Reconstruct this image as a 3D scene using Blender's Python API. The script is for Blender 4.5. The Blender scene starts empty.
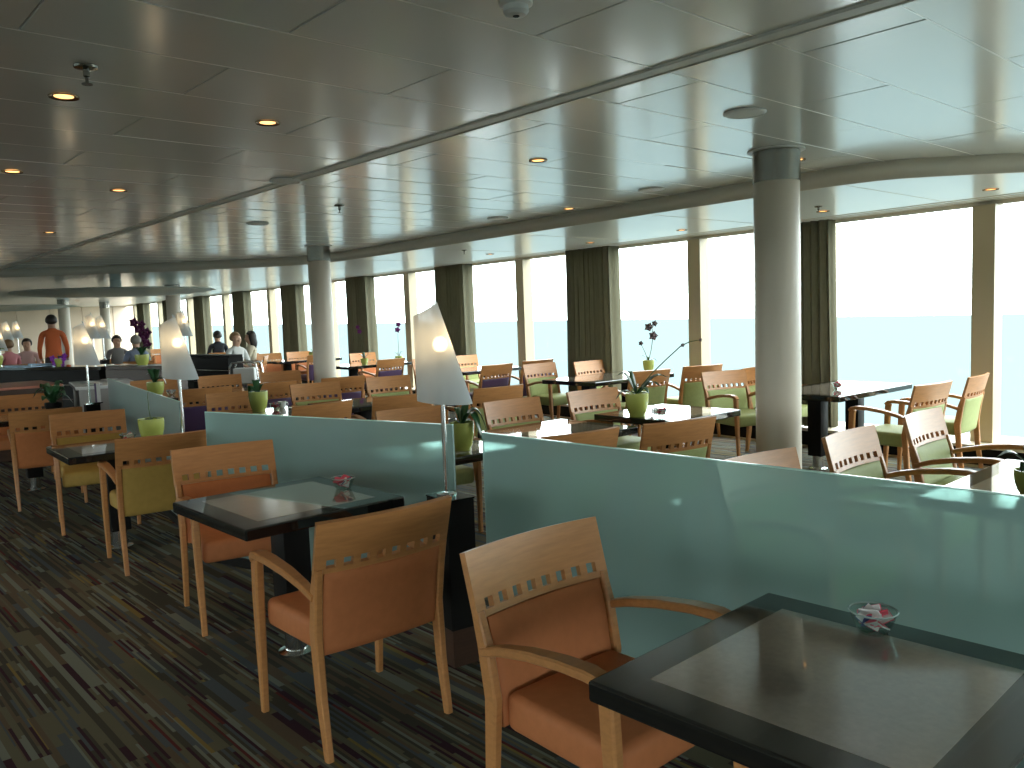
import bpy, bmesh, math, random
from mathutils import Vector, Matrix
random.seed(7)
SC = bpy.context.scene
COL = SC.collection
PI = math.pi
R = math.radians

# ------------------------------------------------------------------ camera
F_PX, CAM_H, PITCH, ROLL, YAW = 830.0, 1.577, R(4.9), R(2.1), R(39.0)
fwd0 = Vector((math.sin(YAW), math.cos(YAW), 0)); right0 = Vector((math.cos(YAW), -math.sin(YAW), 0)); up0 = Vector((0, 0, 1))
FWD = fwd0 * math.cos(PITCH) - up0 * math.sin(PITCH)
up1 = up0 * math.cos(PITCH) + fwd0 * math.sin(PITCH)
RIGHT = right0 * math.cos(ROLL) - up1 * math.sin(ROLL)
UP = up1 * math.cos(ROLL) + right0 * math.sin(ROLL)
cam_d = bpy.data.cameras.new('camera'); cam = bpy.data.objects.new('camera', cam_d); COL.objects.link(cam)
cam_d.sensor_width = 36.0; cam_d.sensor_fit = 'HORIZONTAL'; cam_d.lens = 36.0 * F_PX / 1024.0
cam_d.clip_start = 0.05; cam_d.clip_end = 60000
M = Matrix((RIGHT, UP, -FWD)).transposed().to_4x4(); M.translation = Vector((0, 0, CAM_H))
cam.matrix_world = M
SC.camera = cam

# ------------------------------------------------------------------ materials
def new_mat(name):
    m = bpy.data.materials.new(name); m.use_nodes = True
    nt = m.node_tree; nt.nodes.clear()
    out = nt.nodes.new('ShaderNodeOutputMaterial')
    return m, nt, out

def principled(name, col, rough=0.5, metal=0.0, spec=0.5, coat=0.0, coat_rough=0.1, noise=0.0, nscale=20.0, stretch=None, bump=0.0, sheen=0.0, subtle=None):
    m, nt, out = new_mat(name)
    b = nt.nodes.new('ShaderNodeBsdfPrincipled')
    b.inputs['Base Color'].default_value = (*col, 1); b.inputs['Roughness'].default_value = rough
    b.inputs['Metallic'].default_value = metal; b.inputs['Specular IOR Level'].default_value = spec
    b.inputs['Coat Weight'].default_value = coat; b.inputs['Coat Roughness'].default_value = coat_rough
    b.inputs['Sheen Weight'].default_value = sheen
    nt.links.new(b.outputs[0], out.inputs[0])
    if noise or bump:
        tc = nt.nodes.new('ShaderNodeTexCoord'); mp = nt.nodes.new('ShaderNodeMapping')
        nt.links.new(tc.outputs['Object'], mp.inputs[0])
        if stretch: mp.inputs['Scale'].default_value = stretch
        nz = nt.nodes.new('ShaderNodeTexNoise'); nz.inputs['Scale'].default_value = nscale; nz.inputs['Detail'].default_value = 4
        nt.links.new(mp.outputs[0], nz.inputs['Vector'])
        if noise:
            rp = nt.nodes.new('ShaderNodeValToRGB')
            rp.color_ramp.elements[0].position = 0.3; rp.color_ramp.elements[1].position = 0.7
            rp.color_ramp.elements[0].color = (*[c * (1 - noise) for c in col], 1)
            rp.color_ramp.elements[1].color = (*[min(1, c * (1 + noise)) for c in col], 1)
            nt.links.new(nz.outputs['Fac'], rp.inputs[0]); nt.links.new(rp.outputs[0], b.inputs['Base Color'])
        if bump:
            bp = nt.nodes.new('ShaderNodeBump'); bp.inputs['Strength'].default_value = bump; bp.inputs['Distance'].default_value = 0.002
            nt.links.new(nz.outputs['Fac'], bp.inputs['Height']); nt.links.new(bp.outputs[0], b.inputs['Normal'])
    return m

def emission(name, col, strength):
    m, nt, out = new_mat(name)
    e = nt.nodes.new('ShaderNodeEmission'); e.inputs[0].default_value = (*col, 1); e.inputs[1].default_value = strength
    nt.links.new(e.outputs[0], out.inputs[0]); return m

def thin_glass(name, tint=(0.96, 0.99, 0.98), rough=0.02, ior=1.12):
    m, nt, out = new_mat(name)
    t = nt.nodes.new('ShaderNodeBsdfTransparent'); t.inputs[0].default_value = (*tint, 1)
    g = nt.nodes.new('ShaderNodeBsdfGlossy'); g.inputs['Roughness'].default_value = rough
    f = nt.nodes.new('ShaderNodeFresnel'); f.inputs[0].default_value = ior
    mx = nt.nodes.new('ShaderNodeMixShader')
    ge = nt.nodes.new('ShaderNodeNewGeometry'); iv = nt.nodes.new('ShaderNodeMath'); iv.operation = 'SUBTRACT'; iv.inputs[0].default_value = 1.0
    nt.links.new(ge.outputs['Backfacing'], iv.inputs[1]); ml = nt.nodes.new('ShaderNodeMath'); ml.operation = 'MULTIPLY'
    nt.links.new(f.outputs[0], ml.inputs[0]); nt.links.new(iv.outputs[0], ml.inputs[1])
    nt.links.new(ml.outputs[0], mx.inputs[0]); nt.links.new(t.outputs[0], mx.inputs[1]); nt.links.new(g.outputs[0], mx.inputs[2])
    nt.links.new(mx.outputs[0], out.inputs[0]); return m

def frosted(name, col, w_trans=0.5, w_glass=0.5, rough=0.3, gloss_rough=0.12):
    """frosted sheet: part diffuse transmission, part blurred see-through, fresnel sheen"""
    m, nt, out = new_mat(name)
    tl = nt.nodes.new('ShaderNodeBsdfTranslucent'); tl.inputs[0].default_value = (*col, 1)
    rf = nt.nodes.new('ShaderNodeBsdfRefraction'); rf.inputs[0].default_value = (*col, 1)
    rf.inputs['Roughness'].default_value = rough; rf.inputs['IOR'].default_value = 1.12
    mx = nt.nodes.new('ShaderNodeMixShader'); mx.inputs[0].default_value = w_glass / (w_glass + w_trans)
    nt.links.new(tl.outputs[0], mx.inputs[1]); nt.links.new(rf.outputs[0], mx.inputs[2])
    df = nt.nodes.new('ShaderNodeBsdfDiffuse'); df.inputs[0].default_value = (*col, 1)
    mz = nt.nodes.new('ShaderNodeMixShader'); mz.inputs[0].default_value = 0.2
    nt.links.new(mx.outputs[0], mz.inputs[1]); nt.links.new(df.outputs[0], mz.inputs[2])
    g = nt.nodes.new('ShaderNodeBsdfGlossy'); g.inputs['Roughness'].default_value = gloss_rough
    f = nt.nodes.new('ShaderNodeFresnel'); f.inputs[0].default_value = 1.4
    my = nt.nodes.new('ShaderNodeMixShader')
    nt.links.new(f.outputs[0], my.inputs[0]); nt.links.new(mz.outputs[0], my.inputs[1]); nt.links.new(g.outputs[0], my.inputs[2])
    nt.links.new(my.outputs[0], out.inputs[0]); return m

def shade_mat(name, col):
    m, nt, out = new_mat(name)
    tl = nt.nodes.new('ShaderNodeBsdfTranslucent'); tl.inputs[0].default_value = (*col, 1)
    df = nt.nodes.new('ShaderNodeBsdfDiffuse'); df.inputs[0].default_value = (*col, 1)
    tr = nt.nodes.new('ShaderNodeBsdfTransparent'); tr.inputs[0].default_value = (1, 1, 1, 1)
    a = nt.nodes.new('ShaderNodeMixShader'); a.inputs[0].default_value = 0.5
    b = nt.nodes.new('ShaderNodeMixShader'); b.inputs[0].default_value = 0.15
    nt.links.new(tl.outputs[0], a.inputs[1]); nt.links.new(df.outputs[0], a.inputs[2])
    nt.links.new(a.outputs[0], b.inputs[1]); nt.links.new(tr.outputs[0], b.inputs[2])
    nt.links.new(b.outputs[0], out.inputs[0]); return m

def cloth_mat(name, col, trans=0.35):
    m, nt, out = new_mat(name)
    tc = nt.nodes.new('ShaderNodeTexCoord'); mp = nt.nodes.new('ShaderNodeMapping'); mp.inputs['Scale'].default_value = (30, 30, 3)
    nz = nt.nodes.new('ShaderNodeTexNoise'); nz.inputs['Scale'].default_value = 3
    nt.links.new(tc.outputs['Object'], mp.inputs[0]); nt.links.new(mp.outputs[0], nz.inputs['Vector'])
    rp = nt.nodes.new('ShaderNodeValToRGB')
    rp.color_ramp.elements[0].color = (*[c * 0.75 for c in col], 1); rp.color_ramp.elements[1].color = (*[min(1, c * 1.2) for c in col], 1)
    nt.links.new(nz.outputs['Fac'], rp.inputs[0])
    d = nt.nodes.new('ShaderNodeBsdfDiffuse'); t = nt.nodes.new('ShaderNodeBsdfTranslucent')
    nt.links.new(rp.outputs[0], d.inputs[0]); nt.links.new(rp.outputs[0], t.inputs[0])
    mx = nt.nodes.new('ShaderNodeMixShader'); mx.inputs[0].default_value = trans
    nt.links.new(d.outputs[0], mx.inputs[1]); nt.links.new(t.outputs[0], mx.inputs[2]); nt.links.new(mx.outputs[0], out.inputs[0])
    return m

def carpet_mat():
    """woven carpet: narrow stripes cut into short dashes of olive, brown, plum and pale green"""
    m, nt, out = new_mat('striped_carpet')
    N = nt.nodes.new; L = nt.links.new
    def math_(op, a, b=None):
        n = N('ShaderNodeMath'); n.operation = op
        for i, v in enumerate((a, b)):
            if v is None: continue
            if isinstance(v, (int, float)): n.inputs[i].default_value = v
            else: L(v, n.inputs[i])
        return n.outputs[0]
    tc = N('ShaderNodeTexCoord'); mp = N('ShaderNodeMapping'); mp.inputs['Rotation'].default_value = (0, 0, R(-3.0))
    L(tc.outputs['Object'], mp.inputs[0]); sx = N('ShaderNodeSeparateXYZ'); L(mp.outputs[0], sx.inputs[0])
    def layer(w, ln, seed):
        c = math_('FLOOR', math_('DIVIDE', sx.outputs[0], w))
        wn = N('ShaderNodeTexWhiteNoise'); wn.noise_dimensions = '2D'
        cb = N('ShaderNodeCombineXYZ'); L(c, cb.inputs[0]); cb.inputs[1].default_value = seed; L(cb.outputs[0], wn.inputs['Vector'])
        r = math_('FLOOR', math_('ADD', math_('DIVIDE', sx.outputs[1], ln), math_('MULTIPLY', wn.outputs['Value'], 7.0)))
        w2 = N('ShaderNodeTexWhiteNoise'); w2.noise_dimensions = '2D'
        c2 = N('ShaderNodeCombineXYZ'); L(math_('ADD', c, seed * 13.7), c2.inputs[0]); L(r, c2.inputs[1]); L(c2.outputs[0], w2.inputs['Vector'])
        return w2.outputs['Value']
    def ramp(val, stops):
        rp = N('ShaderNodeValToRGB'); rp.color_ramp.interpolation = 'CONSTANT'
        while len(rp.color_ramp.elements) < len(stops): rp.color_ramp.elements.new(0.5)
        for e, (p, cl) in zip(rp.color_ramp.elements, stops): e.position = p; e.color = (*cl, 1)
        L(val, rp.inputs[0]); return rp.outputs[0]
    OL = (0.155, 0.143, 0.094); DK = (0.074, 0.068, 0.053); BR = (0.143, 0.108, 0.074); GR = (0.220, 0.237, 0.194); PL = (0.052, 0.023, 0.034)
    YE = (0.255, 0.188, 0.068); RD = (0.130, 0.033, 0.033); SL = (0.100, 0.116, 0.123)
    A = ramp(layer(0.028, 0.52, 3.0), [(0, OL), (0.26, BR), (0.42, DK), (0.60, SL), (0.74, GR), (0.84, OL), (0.92, PL), (0.975, YE)])
    B = ramp(layer(0.0125, 0.34, 11.0), [(0, DK), (0.25, OL), (0.45, BR), (0.6, GR), (0.72, PL), (0.82, SL), (0.93, YE), (0.965, RD)])
    mx = N('ShaderNodeMix'); mx.data_type = 'RGBA'; 
    sel = math_('GREATER_THAN', layer(0.085, 0.9, 23.0), 0.45)
    L(sel, mx.inputs[0]); L(A, mx.inputs[6]); L(B, mx.inputs[7])
    nz = N('ShaderNodeTexNoise'); nz.inputs['Scale'].default_value = 220; L(tc.outputs['Object'], nz.inputs['Vector'])
    bp = N('ShaderNodeBump'); bp.inputs['Strength'].default_value = 0.5; bp.inputs['Distance'].default_value = 0.003; L(nz.outputs['Fac'], bp.inputs['Height'])
    b = N('ShaderNodeBsdfPrincipled'); b.inputs['Roughness'].default_value = 0.95; b.inputs['Specular IOR Level'].default_value = 0.15
    L(mx.outputs[2], b.inputs['Base Color']); L(bp.outputs[0], b.inputs['Normal']); L(b.outputs[0], out.inputs[0])
    return m

WOOD = principled('beech_wood', (0.47, 0.208, 0.072), rough=0.38, spec=0.35, coat=0.15, coat_rough=0.25, noise=0.10, nscale=6, stretch=(1.5, 8, 14))
ORANGE = principled('orange_leather', (0.49, 0.172, 0.066), rough=0.55, spec=0.16, noise=0.05, nscale=30, bump=0.05)
RUST = principled('rust_leather', (0.48, 0.17, 0.06), rough=0.55, spec=0.16, noise=0.05, nscale=30)
MUSTARD = principled('mustard_leather', (0.42, 0.27, 0.07), rough=0.55, spec=0.16, noise=0.05, nscale=30)
GREEN = principled('green_leather', (0.33, 0.365, 0.145), rough=0.55, spec=0.16, noise=0.05, nscale=30)
PURPLE = principled('purple_leather', (0.10, 0.055, 0.13), rough=0.4)
BLACK = principled('black_lacquer', (0.012, 0.012, 0.011), rough=0.045, spec=0.7)
INLAY = principled('taupe_inlay', (0.27, 0.225, 0.185), rough=0.06, noise=0.06, nscale=60, spec=0.6, coat=0.8, coat_rough=0.02)
BLACKM = principled('black_paint', (0.014, 0.013, 0.012), rough=0.45, spec=0.06)
DKBROWN = principled('dark_brown_wood', (0.06, 0.03, 0.018), rough=0.35, noise=0.15, nscale=8, stretch=(1, 1, 10))
CHROME = principled('chrome', (0.75, 0.75, 0.74), rough=0.15, metal=1.0)
BRUSHED = principled('brushed_steel', (0.24, 0.23, 0.20), rough=0.2, metal=1.0)
CREAM = principled('cream_paint', (0.60, 0.525, 0.42), rough=0.35)
MULLION = principled('beige_post_paint', (0.43, 0.345, 0.22), rough=0.4)
CEIL = principled('satin_ceiling_panel', (0.87, 0.90, 0.885), rough=0.25, metal=0.12, spec=0.5, coat=0.45, coat_rough=0.12)
CEIL2 = principled('pale_ceiling_panel', (0.88, 0.91, 0.90), rough=0.28, metal=0.10, spec=0.5, coat=0.3, coat_rough=0.16)
JOINT = principled('ceiling_joint', (0.93, 0.93, 0.90), rough=0.3, metal=0.3, coat=0.5)
FASCIA = principled('fascia_paint', (0.66, 0.62, 0.54), rough=0.45)
WALLP = principled('beige_wall_panel', (0.68, 0.56, 0.42), rough=0.5, noise=0.03, nscale=2)
WHITE = principled('white_plastic', (0.84, 0.84, 0.82), rough=0.4)
CHINA = principled('white_china', (0.80, 0.80, 0.78), rough=0.15)
POT = principled('lime_ceramic', (0.40, 0.44, 0.10), rough=0.25, noise=0.06, nscale=8)
SOIL = principled('dark_soil', (0.03, 0.022, 0.015), rough=0.9)
LEAF = principled('dark_leaf', (0.022, 0.075, 0.025), rough=0.3, noise=0.25, nscale=15)
LEAF2 = principled('bright_leaf', (0.12, 0.22, 0.03), rough=0.35, noise=0.2, nscale=15)
STEM = principled('stem_green', (0.10, 0.13, 0.05), rough=0.5)
PETAL_P = principled('purple_petal', (0.22, 0.025, 0.22), rough=0.5)
PETAL_D = principled('dusky_petal', (0.14, 0.10, 0.11), rough=0.5)
PETAL_W = principled('white_petal', (0.75, 0.70, 0.62), rough=0.5)
GLASS = thin_glass('clear_window_glass')
BOWLG = thin_glass('bowl_glass', (0.82, 0.87, 0.85), 0.03, 1.45)
FROST = frosted('teal_frosted_glass', (0.56, 0.73, 0.69), 0.25, 0.75, 0.16, 0.32)
EDGE = principled('glass_edge', (0.55, 0.80, 0.72), rough=0.2, spec=0.6)
SHADE = shade_mat('frosted_shade_sheet', (0.62, 0.67, 0.69))
BULB = emission('bulb_glow', (1.0, 0.66, 0.32), 9.5)
DLENS = emission('downlight_glow', (1.0, 0.48, 0.16), 2.2)
BRASS = principled('bronze_ring', (0.25, 0.16, 0.08), rough=0.25, metal=1.0)
CURTAIN = cloth_mat('olive_curtain', (0.215, 0.20, 0.14), 0.45)
SKIN = principled('skin', (0.50, 0.29, 0.19), rough=0.5)
HAIRD = principled('dark_hair', (0.02, 0.014, 0.01), rough=0.5)
HAIRG = principled('grey_hair', (0.25, 0.22, 0.19), rough=0.6)
HAIRB = principled('fair_hair', (0.22, 0.13, 0.06), rough=0.6)
PINK = principled('pink_paper', (0.80, 0.10, 0.15), rough=0.5)
PAPER = principled('white_paper', (0.75, 0.72, 0.70), rough=0.5)
BLUEP = principled('navy_paper', (0.06, 0.07, 0.22), rough=0.5)
CARPET = carpet_mat()

# ------------------------------------------------------------------ mesh helpers
def finish(bm, name, mat, parent=None, smooth=True, ang=35, mats=None):
    bmesh.ops.recalc_face_normals(bm, faces=bm.faces)
    me = bpy.data.meshes.new(name); bm.to_mesh(me); bm.free()
    for m_ in (mats or [mat]): me.materials.append(m_)
    if smooth:
        me.polygons.foreach_set('use_smooth', [True] * len(me.polygons)); me.set_sharp_from_angle(angle=R(ang))
    o = bpy.data.objects.new(name, me); COL.objects.link(o)
    if parent: o.parent = parent
    return o

def tag(o, label=None, cat=None, group=None, kind=None):
    if label: o['label'] = label
    if cat: o['category'] = cat
    if group: o['group'] = group
    if kind: o['kind'] = kind
    return o

def empty(name, loc=(0, 0, 0), rz=0.0):
    o = bpy.data.objects.new(name, None); COL.objects.link(o); o.location = loc; o.rotation_euler = (0, 0, rz)
    o.empty_display_size = 0.1
    return o

def dup(o, parent=None, loc=None, rz=None):
    c = o.copy(); COL.objects.link(c)
    if parent: c.parent = parent
    if loc is not None: c.location = loc
    if rz is not None: c.rotation_euler = (0, 0, rz)
    for ch in list(o.children): dup(ch, c)
    return c

def add_box(bm, c, s, bev=0.0, seg=2, rot=None):
    r = bmesh.ops.create_cube(bm, size=1.0)
    vs = r['verts']
    mt = Matrix.Translation(Vector(c)) @ (rot.to_4x4() if rot else Matrix.Identity(4)) @ Matrix.Diagonal((*s, 1))
    bmesh.ops.transform(bm, matrix=mt, verts=vs)
    if bev > 0:
        es = {e for v in vs for e in v.link_edges}
        bmesh.ops.bevel(bm, geom=list(es), offset=bev, segments=seg, affect='EDGES', profile=0.5)

def add_lathe(bm, prof, n=24, c=(0, 0, 0), cap=True):
    rings = []
    for r, z in prof:
        rings.append([bm.verts.new((c[0] + r * math.cos(2 * PI * i / n), c[1] + r * math.sin(2 * PI * i / n), c[2] + z)) for i in range(n)])
    for a, b in zip(rings, rings[1:]):
        for i in range(n): bm.faces.new((a[i], a[(i + 1) % n], b[(i + 1) % n], b[i]))
    if cap:
        bm.faces.new(rings[0][::-1]); bm.faces.new(rings[-1])

def frame_path(pts):
    pts = [Vector(p) for p in pts]; out = []
    for i, p in enumerate(pts):
        t = (pts[min(i + 1, len(pts) - 1)] - pts[max(i - 1, 0)]).normalized(); out.append((p, t))
    return out

def add_tube(bm, pts, r, n=8, caps=True):
    rs = r if isinstance(r, (list, tuple)) else [r] * len(pts)
    fr = frame_path(pts); rings = []
    ref = Vector((0.31, 0.17, 0.93)); 
    if abs(fr[0][1].dot(ref.normalized())) > 0.9: ref = Vector((1, 0.1, 0))
    for (p, t), rr in zip(fr, rs):
        a = (ref - t * ref.dot(t)).normalized(); b = t.cross(a)
        rings.append([bm.verts.new(p + a * rr * math.cos(2 * PI * i / n) + b * rr * math.sin(2 * PI * i / n)) for i in range(n)])
    for a, b in zip(rings, rings[1:]):
        for i in range(n): bm.faces.new((a[i], a[(i + 1) % n], b[(i + 1) % n], b[i]))
    if caps: bm.faces.new(rings[0][::-1]); bm.faces.new(rings[-1])

def add_bar(bm, pts, sizes, side=(1, 0, 0), ch=0.18):
    """bar of chamfered rectangular section: size = (width along side, thickness across)"""
    fr = frame_path(pts); s = Vector(side); rings = []
    for (p, t), (w, h) in zip(fr, sizes):
        a = (s - t * s.dot(t)).normalized(); b = t.cross(a); c = min(w, h) * ch
        pr = [(-w / 2 + c, -h / 2), (w / 2 - c, -h / 2), (w / 2, -h / 2 + c), (w / 2, h / 2 - c), (w / 2 - c, h / 2), (-w / 2 + c, h / 2), (-w / 2, h / 2 - c), (-w / 2, -h / 2 + c)]
        rings.append([bm.verts.new(p + a * x + b * y) for x, y in pr])
    n = 8
    for a, b in zip(rings, rings[1:]):
        for i in range(n): bm.faces.new((a[i], a[(i + 1) % n], b[(i + 1) % n], b[i]))
    bm.faces.new(rings[0][::-1]); bm.faces.new(rings[-1])

def cell_sheet(bm, us, vs, present, fn, th):
    nu, nv = len(us), len(vs); V = {}
    def vert(i, j, s):
        if (i, j, s) not in V:
            p, n = fn(us[i], vs[j]); V[(i, j, s)] = bm.verts.new(Vector(p) + Vector(n) * (th / 2 * s))
        return V[(i, j, s)]
    ok = lambda i, j: 0 <= i < nu - 1 and 0 <= j < nv - 1 and present(i, j)
    for i in range(nu - 1):
        for j in range(nv - 1):
            if not ok(i, j): continue
            q = [(i, j), (i + 1, j), (i + 1, j + 1), (i, j + 1)]
            bm.faces.new([vert(a, b, 1) for a, b in q]); bm.faces.new([vert(a, b, -1) for a, b in q[::-1]])
            for (di, dj), e in (((0, -1), (0, 1)), ((1, 0), (1, 2)), ((0, 1), (2, 3)), ((-1, 0), (3, 0))):
                if not ok(i + di, j + dj):
                    a, b = q[e[0]], q[e[1]]
                    bm.faces.new((vert(*a, 1), vert(*a, -1), vert(*b, -1), vert(*b, 1)))

def add_pillow(bm, fn, n=10, m=10, t0=0.006, t1=0.05, p=6):
    """closed padded panel; fn(u,v in -1..1) -> centre point, normal"""
    F, B = {}, {}
    for i in range(n + 1):
        for j in range(m + 1):
            u = -math.cos(PI * i / n); v = -math.cos(PI * j / m)
            c, nn = fn(u, v); h = t0 + (t1 - t0) * ((1 - abs(u) ** p) * (1 - abs(v) ** p)) ** 0.4
            F[i, j] = bm.verts.new(Vector(c) + Vector(nn) * h / 2); B[i, j] = bm.verts.new(Vector(c) - Vector(nn) * h / 2)
    for i in range(n):
        for j in range(m):
            bm.faces.new((F[i, j], F[i + 1, j], F[i + 1, j + 1], F[i, j + 1])); bm.faces.new((B[i, j + 1], B[i + 1, j + 1], B[i + 1, j], B[i, j]))
    for i in range(n):
        bm.faces.new((F[i, 0], B[i, 0], B[i + 1, 0], F[i + 1, 0])); bm.faces.new((F[i + 1, m], B[i + 1, m], B[i, m], F[i, m]))
    for j in range(m):
        bm.faces.new((F[0, j + 1], B[0, j + 1], B[0, j], F[0, j])); bm.faces.new((F[n, j], B[n, j], B[n, j + 1], F[n, j + 1]))

# ------------------------------------------------------------------ the setting
FAR, BACK, LEFT = 37.0, -9.0, -7.0
Z_MAIN, Z_LOW, WIN_TOP, SILL = 2.58, 2.45, 2.41, 0.20
def wx(y): return 8.38 + 0.030 * (y - 3.0)      # inner face of the window line, which runs very slightly outwards

def struct(o): o['kind'] = 'structure'; return o

bm = bmesh.new(); add_box(bm, (1.1, 13.9, -0.05), (16.6, 46.5, 0.1)); struct(finish(bm, 'floor', CARPET, smooth=False))
PLAT = 0.0

bm = bmesh.new()                    # port side, out of frame on the left: low wall and header; its windows are added to fill the room with light
add_box(bm, (LEFT - 0.1, 14, 0.2), (0.2, 46.4, 0.4)); add_box(bm, (LEFT - 0.1, 14, 2.55), (0.2, 46.4, 0.5))
struct(finish(bm, 'wall_left', WALLP, smooth=False))
for k in range(14):
    y = BACK + 0.2 + k * 3.5
    bm = bmesh.new(); add_box(bm, (LEFT - 0.1, y, 1.35), (0.2, 1.9, 1.9), 0.004, 1); struct(finish(bm, 'trim_%d' % (70 + k), MULLION))
    if k < 13:
        bm = bmesh.new(); add_box(bm, (LEFT - 0.1, y + 1.75, 1.35), (0.012, 1.6, 1.9)); struct(finish(bm, 'window_%d' % (70 + k), GLASS, smooth=False))  # unseen added opening, lets in fill light from port
bm = bmesh.new()                    # the stern side, behind the camera: a low wall and a header; tall windows added to light the camera-facing sides
add_box(bm, (0.8, BACK - 0.1, 0.15), (15.6, 0.2, 0.3)); add_box(bm, (0.8, BACK - 0.1, 2.6), (15.6, 0.2, 0.4))
struct(finish(bm, 'wall_back', WALLP, smooth=False))
for k in range(9):
    bm = bmesh.new(); add_box(bm, (LEFT + 0.1 + k * 1.9, BACK - 0.1, 1.35), (0.7, 0.2, 2.1), 0.004, 1); struct(finish(bm, 'trim_%d' % (60 + k), MULLION))
    if k < 8:
        bm = bmesh.new(); add_box(bm, (LEFT + 1.05 + k * 1.9, BACK - 0.1, 1.35), (1.2, 0.012, 2.1)); struct(finish(bm, 'window_%d' % (60 + k), GLASS, smooth=False))  # unseen added opening, lets in fill light from astern
bm = bmesh.new()
add_box(bm, (1.2, FAR + 0.1, 1.4), (17, 0.2, 2.8))
for k in range(15): add_box(bm, (-6.6 + k * 1.15, FAR - 0.02, 1.3), (1.13, 0.04, 2.3), 0.01, 1)
struct(finish(bm, 'wall_far', WALLP, smooth=False))

# main ceiling: staggered satin metal panels with tiny tilts, on a pale backing
fascia_ctrl = [(8.32, 0.86), (7.4, 1.72), (6.75, 2.32), (6.32, 2.70), (5.97, 3.12), (5.96, 4.2), (5.98, 6.0), (5.99, 8.0), (6.02, 10.6), (6.0, 11.7), (5.72, 12.45), (4.70, 13.60), (3.42, 14.76), (2.13, 15.75), (0.0, 17.6), (-7.1, 23.6)]
def chaikin(p, k=2):
    for _ in range(k):
        q = [p[0]]
        for a, b in zip(p, p[1:]):
            q.append((a[0] * .75 + b[0] * .25, a[1] * .75 + b[1] * .25)); q.append((a[0] * .25 + b[0] * .75, a[1] * .25 + b[1] * .75))
        q.append(p[-1]); p = q
    return p
fas = chaikin(fascia_ctrl, 2)
bm = bmesh.new()
ca, sa = math.cos(R(3.0)), math.sin(R(3.0))
def cw(u, v): return (u * ca - v * sa, u * sa + v * ca)
rnd = random.Random(3)
NU, NV = 1.46, 0.487
def panel(u0, u1, v0, v1):
    b, g = 0.004, 0.001
    tz = [rnd.uniform(-0.0012, 0.0012) for _ in range(3)]
    def P(u, v, z):
        x, y = cw(u, v); k = (u - u0) / (u1 - u0) - .5; l = (v - v0) / (v1 - v0) - .5
        return bm.verts.new((x, y, z + tz[0] + tz[1] * k + tz[2] * l))
    lo = [P(u0 + g + b, v0 + g + b, Z_MAIN), P(u1 - g - b, v0 + g + b, Z_MAIN), P(u1 - g - b, v1 - g - b, Z_MAIN), P(u0 + g + b, v1 - g - b, Z_MAIN)]
    hi = [P(u0 + g, v0 + g, Z_MAIN + b), P(u1 - g, v0 + g, Z_MAIN + b), P(u1 - g, v1 - g, Z_MAIN + b), P(u0 + g, v1 - g, Z_MAIN + b)]
    bm.faces.new(lo)
    for i in range(4): bm.faces.new((lo[i], hi[i], hi[(i + 1) % 4], lo[(i + 1) % 4]))
TRIM_U = 2.92
for j in range(-32, 45):
    v0 = 2.24 + NV * (j - 0)
    off = 0.0 if j % 2 else NU / 2
    for i in range(-8, 3):
        u0, u1 = 2.19 + off + NU * i, 2.19 + off + NU * (i + 1)
        if u0 < TRIM_U < u1: u1 = TRIM_U
        if u0 >= TRIM_U: continue
        panel(u0, u1, v0, v0 + NV)
    for i in range(-1, 5):
        u0, u1 = 3.22 + (0 if j % 2 == 0 else 0.82) + 1.64 * i, 3.22 + (0 if j % 2 == 0 else 0.82) + 1.64 * (i + 1)
        u1 = min(u1, 8.25)
        if u1 <= max(u0, TRIM_U) + 0.05: continue
        panel(max(u0, TRIM_U), u1, v0, v0 + NV)
bmesh.ops.recalc_face_normals(bm, faces=bm.faces)
ce = struct(finish(bm, 'ceiling', CEIL, smooth=False))
bm = bmesh.new(); add_box(bm, (0.65, 14, Z_MAIN + 0.06), (15.5, 46.4, 0.09)); struct(finish(bm, 'ceiling_backing', JOINT, smooth=False))
# thin pale joint strips between the rows of panels
bm = bmesh.new()
for j in range(-22, 31):
    v = 2.24 + NV * j
    a = cw(-6.9, v); b = cw(8.2, v)
    add_bar(bm, [(a[0], a[1], Z_MAIN), (b[0], b[1], Z_MAIN)], [(0.007, 0.003)] * 2, side=(0, 1, 0))
struct(finish(bm, 'ceiling_joints', JOINT, smooth=False))
# long trim strip in the main ceiling
bm = bmesh.new()
for du, w, h in ((0, 0.07, 0.012), (-0.045, 0.012, 0.02), (0.045, 0.012, 0.02)):
    a = cw(TRIM_U + du, -8.8); b = cw(TRIM_U + du, 15.5)
    add_bar(bm, [(a[0], a[1], Z_MAIN), (b[0], b[1], Z_MAIN)], [(w, h)] * 2, side=(1, 0.05, 0))
struct(finish(bm, 'trim_1', principled('trim_paint', (0.78, 0.76, 0.70), rough=0.4)))
# lower ceiling beyond the fascia (window bay and far part of the room)
bm = bmesh.new()
pts = list(fas) + [(-7.1, 37.0), (wx(37.0) + 0.03, 37.0), (wx(0.3) + 0.03, 0.3)]
vs_ = [bm.verts.new((x, y, Z_LOW)) for x, y in pts]; f = bm.faces.new(vs_)
ex = bmesh.ops.extrude_face_region(bm, geom=[f]); bmesh.ops.translate(bm, vec=(0, 0, 0.05), verts=[e for e in ex['geom'] if isinstance(e, bmesh.types.BMVert)])
bmesh.ops.triangulate(bm, faces=bm.faces)
struct(finish(bm, 'ceiling_bay', CEIL2, smooth=False))
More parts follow.
